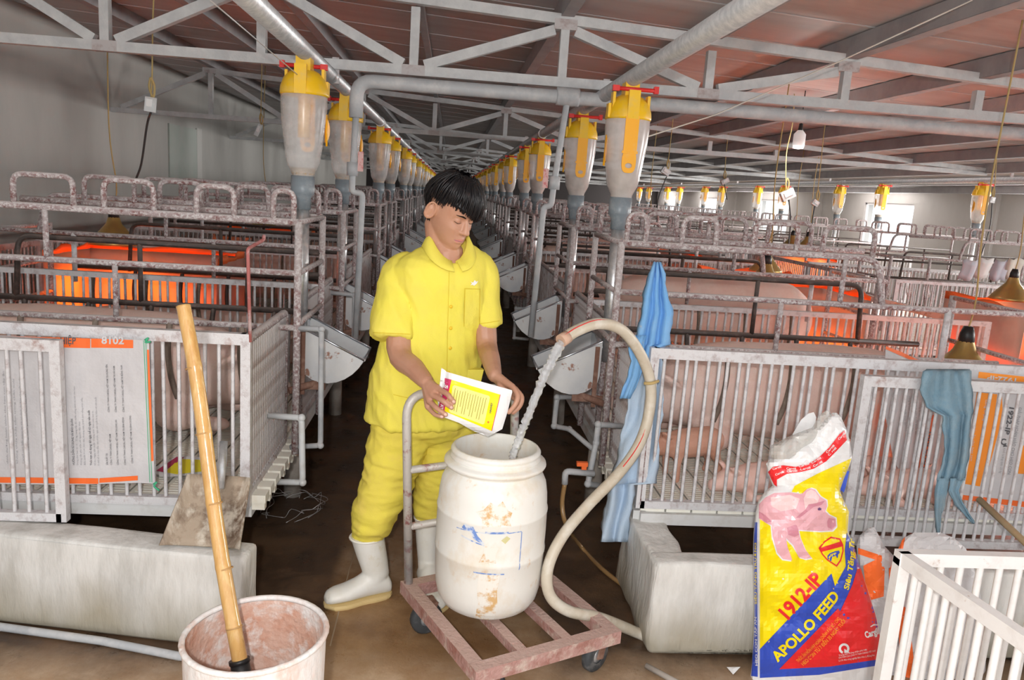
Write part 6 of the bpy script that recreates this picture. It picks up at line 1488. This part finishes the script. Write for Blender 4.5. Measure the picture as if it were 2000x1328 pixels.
# collar: stand and two folded leaves
cs = MB(); n = 30; vs = []
nb = at(874, 478, y=2.795)
for i in range(n+1):
    t = i/n; a = -PI*0.5+0.12+(2*PI-0.24)*t           # starts at the throat, runs round the back
    fr = max(0.0, math.cos(a+PI/2)) ** 1.5            # 1 at the front
    e = V((math.cos(a), math.sin(a), 0)); dirv = bs*e.x-bf*(-e.y)*-1.0
    dirv = bs*math.cos(a)+bf*(-math.sin(a))
    inner = nb+bs*(0.066*math.cos(a))+bf*(-0.066*math.sin(a)+0.004)+V((0, 0, 0.034-0.088*fr+0.006*math.cos(a)))
    ow = 1.0+0.35*fr
    midp = inner+dirv*0.006+V((0, 0, 0.003))
    outer = inner+dirv*(0.026+0.030*fr)+V((0, 0, -0.040+0.012*fr))
    vs += [inner+V((0, 0, -0.02)), inner, midp, (midp+outer)/2+dirv*0.0005, outer]
cs.add([p-RO for p in vs], [(i*5+k, i*5+k+1, i*5+k+6, i*5+k+5) for i in range(n) for k in range(4)], True)
solid(cs, 0.0035, 'collar', M['shirt'], so)
# --- trousers
tr = MB()
tr.ball(at(826, 812, y=2.84), (0.188, 0.125, 0.10), 20)
def leg(pts, rad):
    sp = smooth_path(pts, 5); k = len(sp); tr.tube(sp, [table([(i/(len(rad)-1), r) for i, r in enumerate(rad)], i/(k-1))[0] for i in range(k)], 20); tr.ball(sp[-1], rad[-1]*0.9, 12)
leg([at(788, 815, y=2.83), at(778, 860, y=2.815), at(762, 925, y=2.79), at(738, 985, y=2.775), at(722, 1030, y=2.765)], [0.112, 0.108, 0.090, 0.079, 0.066])
leg([at(880, 815, y=2.87), at(872, 860, y=2.865), at(858, 915, y=2.86), at(846, 965, y=2.87), at(838, 1000, y=2.875)], [0.108, 0.100, 0.080, 0.066, 0.054])
tme = fuse(tr, 0.0065, 4, 0.5, 'trousers')
wrinkle(tme, 0.014, 6.5, Matrix.Rotation(0.7, 3, 'Y') @ Matrix.Diagonal((0.9, 1.0, 2.2)), 1.5)
wrinkle(tme, 0.006, 14.0, Matrix.Rotation(-0.5, 3, 'Y') @ Matrix.Diagonal((0.8, 1.0, 1.8)), 6.0)
tme.materials.append(M['trous']); tme.transform(Matrix.Translation(-RO)); link('trousers', tme, root)
# --- boots
def boot(top, ankle, toe, heel, rt_, lab=None):
    b = MB(); d = (toe-heel); L = d.length; d.normalize(); sd = V((-d.y, d.x, 0))
    rings = []
    for c, r in ((top, rt_), (top*0.96+ankle*0.04, rt_*1.03), (top*0.9+ankle*0.1, rt_), (top*0.5+ankle*0.5, rt_*0.93), (top*0.15+ankle*0.85, rt_*0.84), (ankle, rt_*0.80)):
        rings.append([c+d*(r*1.02*math.cos(2*PI*j/20))+sd*(r*0.92*math.sin(2*PI*j/20)) for j in range(20)])
    b.loft(rings)
    fr = []
    for t, hw, h in ((0.0, .026, .05), (0.05, .036, .075), (0.2, .041, .105), (0.38, .042, .10), (0.52, .044, .078), (0.68, .048, .062), (0.84, .046, .056), (0.95, .036, .047), (1.0, .018, .032)):
        c = heel+d*(L*t); fr.append([c+sd*(hw*math.cos(a))+V((0, 0, 0.016+h/2+h/2*math.sin(a)*(1 if math.sin(a) > 0 else 1.0))) for a in [2*PI*j/18 for j in range(18)]])
    b.loft(fr)
    b.tube([ankle+V((0, 0, 0.02)), heel+d*(L*0.3)+V((0, 0, 0.06))], [rt_*0.80, 0.040], 16)
    me = fuse(b, 0.006, 4, 0.5, 'boot'); me.materials.append(M['boot']); me.transform(Matrix.Translation(-RO)); o = link('boot', me, root)
    s = MB(); up_ = []; 
    for z, k in ((0.0, 0.97), (0.008, 1.02), (0.019, 1.01)):
        ring = []
        for j in range(28):
            a = 2*PI*j/28; t = 0.5-0.5*math.cos(a); hw = table([(0, .012), (0.06, .034), (0.25, .040), (0.45, .038), (0.7, .050), (0.9, .042), (1.0, .010)], t)[0]
            ring.append(heel+d*(L*(0.5+(t-0.5)*k*1.02))+sd*(hw*k*(1 if math.sin(a) >= 0 else -1))+V((0, 0, z))-RO)
        up_.append(ring)
    s.loft(up_, smooth=False); s.build('sole', M['sole'], o)
    t_ = MB(); t_.tube([top+d*(rt_*1.03*math.cos(2*PI*j/24))+sd*(rt_*0.93*math.sin(2*PI*j/24))-RO+V((0, 0, -0.004)) for j in range(24)], 0.005, 6, closed=True); t_.build('cuff', M['boot'], o)
    return o
toe = at(634, 1187, z=0.0); hl = toe+V((0.222, 0.105, 0)).normalized()*0.255
tp_ = at(717, 1046, y=2.765); ak = V((hl.x-0.052, hl.y-0.022, 0.095))
boot(tp_, ak, toe, hl, 0.061)
hl2 = V((-0.035, 2.905, 0)); toe2 = V((0.03, 2.665, 0)); tp2 = at(834, 1008, y=2.88)
boot(tp2, V((-0.022, 2.87, 0.095)), toe2, hl2, 0.052)
# --- the packet he tips
pr_ = empty('medicine_packet', tuple(at(925, 790, y=2.44))); tag(pr_, 'white and yellow printed packet tipped over the drum by the worker', 'packet'); PO = V(pr_.location)
def yp(u, v): return 2.424-0.00006*(u-930)
def pks(side, off=0.0):
    cx_, cy_ = 928, 788
    def f(u, v):
        a = ((u-cx_)*0.965+(v-cy_)*0.26)/68.0; c = (-(u-cx_)*0.26+(v-cy_)*0.965)/52.0
        k = max(0.0, (1-min(1, abs(a))**6)*(1-min(1, abs(c))**6))**0.5; 
        y = yp(u, v)+0.026+(-0.026*k if side == 'f' else 0.03*k)+0.0025*noise.noise(V((u*0.05, v*0.05, 2)))
        return at(u, v, y=y-off)-PO
    return f
out = [(862, 718), (868, 722), (872, 726), (935, 744), (1000, 762), (1000.5, 766), (992, 802), (981, 838), (966, 846), (953, 852.5), (925, 842), (897, 826), (870, 816), (856, 808), (855, 780), (860, 742)]
lay(poly_bm(out), pks('f'), 6, 'packet_front', M['sackwhite'], pr_); lay(poly_bm(out), pks('b'), 8, 'packet_back', M['sackwhite'], pr_)
M['pkY'] = mat('packet_print_yellow', (0.93, 0.80, 0.0), 0.35); M['pkL'] = mat('packet_print_pale', (0.93, 0.86, 0.25), 0.35); M['pkR'] = mat('packet_print_maroon', (0.62, 0.04, 0.14), 0.35); M['pkD'] = mat('packet_print_dark', (0.25, 0.20, 0.02), 0.4)
PF = lambda o: pks('f', o)
lay(poly_bm([(868.8, 738), (882, 741.6), (868, 803), (856, 798)]), PF(0.0012), 6, 'maroon_band', M['pkR'], pr_)
lay(poly_bm([(882, 741.6), (977.8, 771), (961, 842), (868, 803), (868, 800)]), PF(0.0012), 6, 'yellow_label', M['pkY'], pr_)
lay(poly_bm([(976.6, 770.6), (977.8, 771), (961, 842), (959.8, 841.6)]), PF(0.002), 6, 'red_edge', M['pkR'], pr_)
lay(poly_bm([(887, 752), (955, 773), (957, 776), (946, 827), (943, 829), (880, 806), (877, 803), (884, 755)]), PF(0.002), 6, 'text_box', M['pkL'], pr_)
for k in range(13):
    t = (k+0.6)/13.5; a = (886+t*68, 757+t*21); c = (878+t*65, 802+t*22.5)
    t0 = 0.04 if k % 4 else 0.0; t1 = 0.96 if k % 3 else 0.7
    p0 = (a[0]+(c[0]-a[0])*t0, a[1]+(c[1]-a[1])*t0); p1 = (a[0]+(c[0]-a[0])*t1, a[1]+(c[1]-a[1])*t1)
    lay(poly_bm([p0, (p0[0]+0.9, p0[1]+0.25), (p1[0]+0.9, p1[1]+0.25), p1]), PF(0.0028), 6, 'small_print_line', M['pkD'], pr_)
def ptext(body_, p0, p1, h, mt, bold=0.0):
    o = put_text(body_, p0, p1, h, lambda u, v: PF(0.003)(u, v)+PO, mt, pr_, bold=bold); return o
ptext('HANVET', (959, 807), (962.5, 787), 3.6, 'ink', 0.03)
ptext('S', (869.5, 751.5), (868, 758.5), 6, 'sackwhite', 0.04); ptext('AT', (861, 789), (859, 799), 6, 'sackwhite', 0.04)
lay(poly_bm([(951.5, 824), (954, 822), (956, 825), (953.5, 827)]), PF(0.003), None, 'orange_emblem', M['printorange'], pr_)
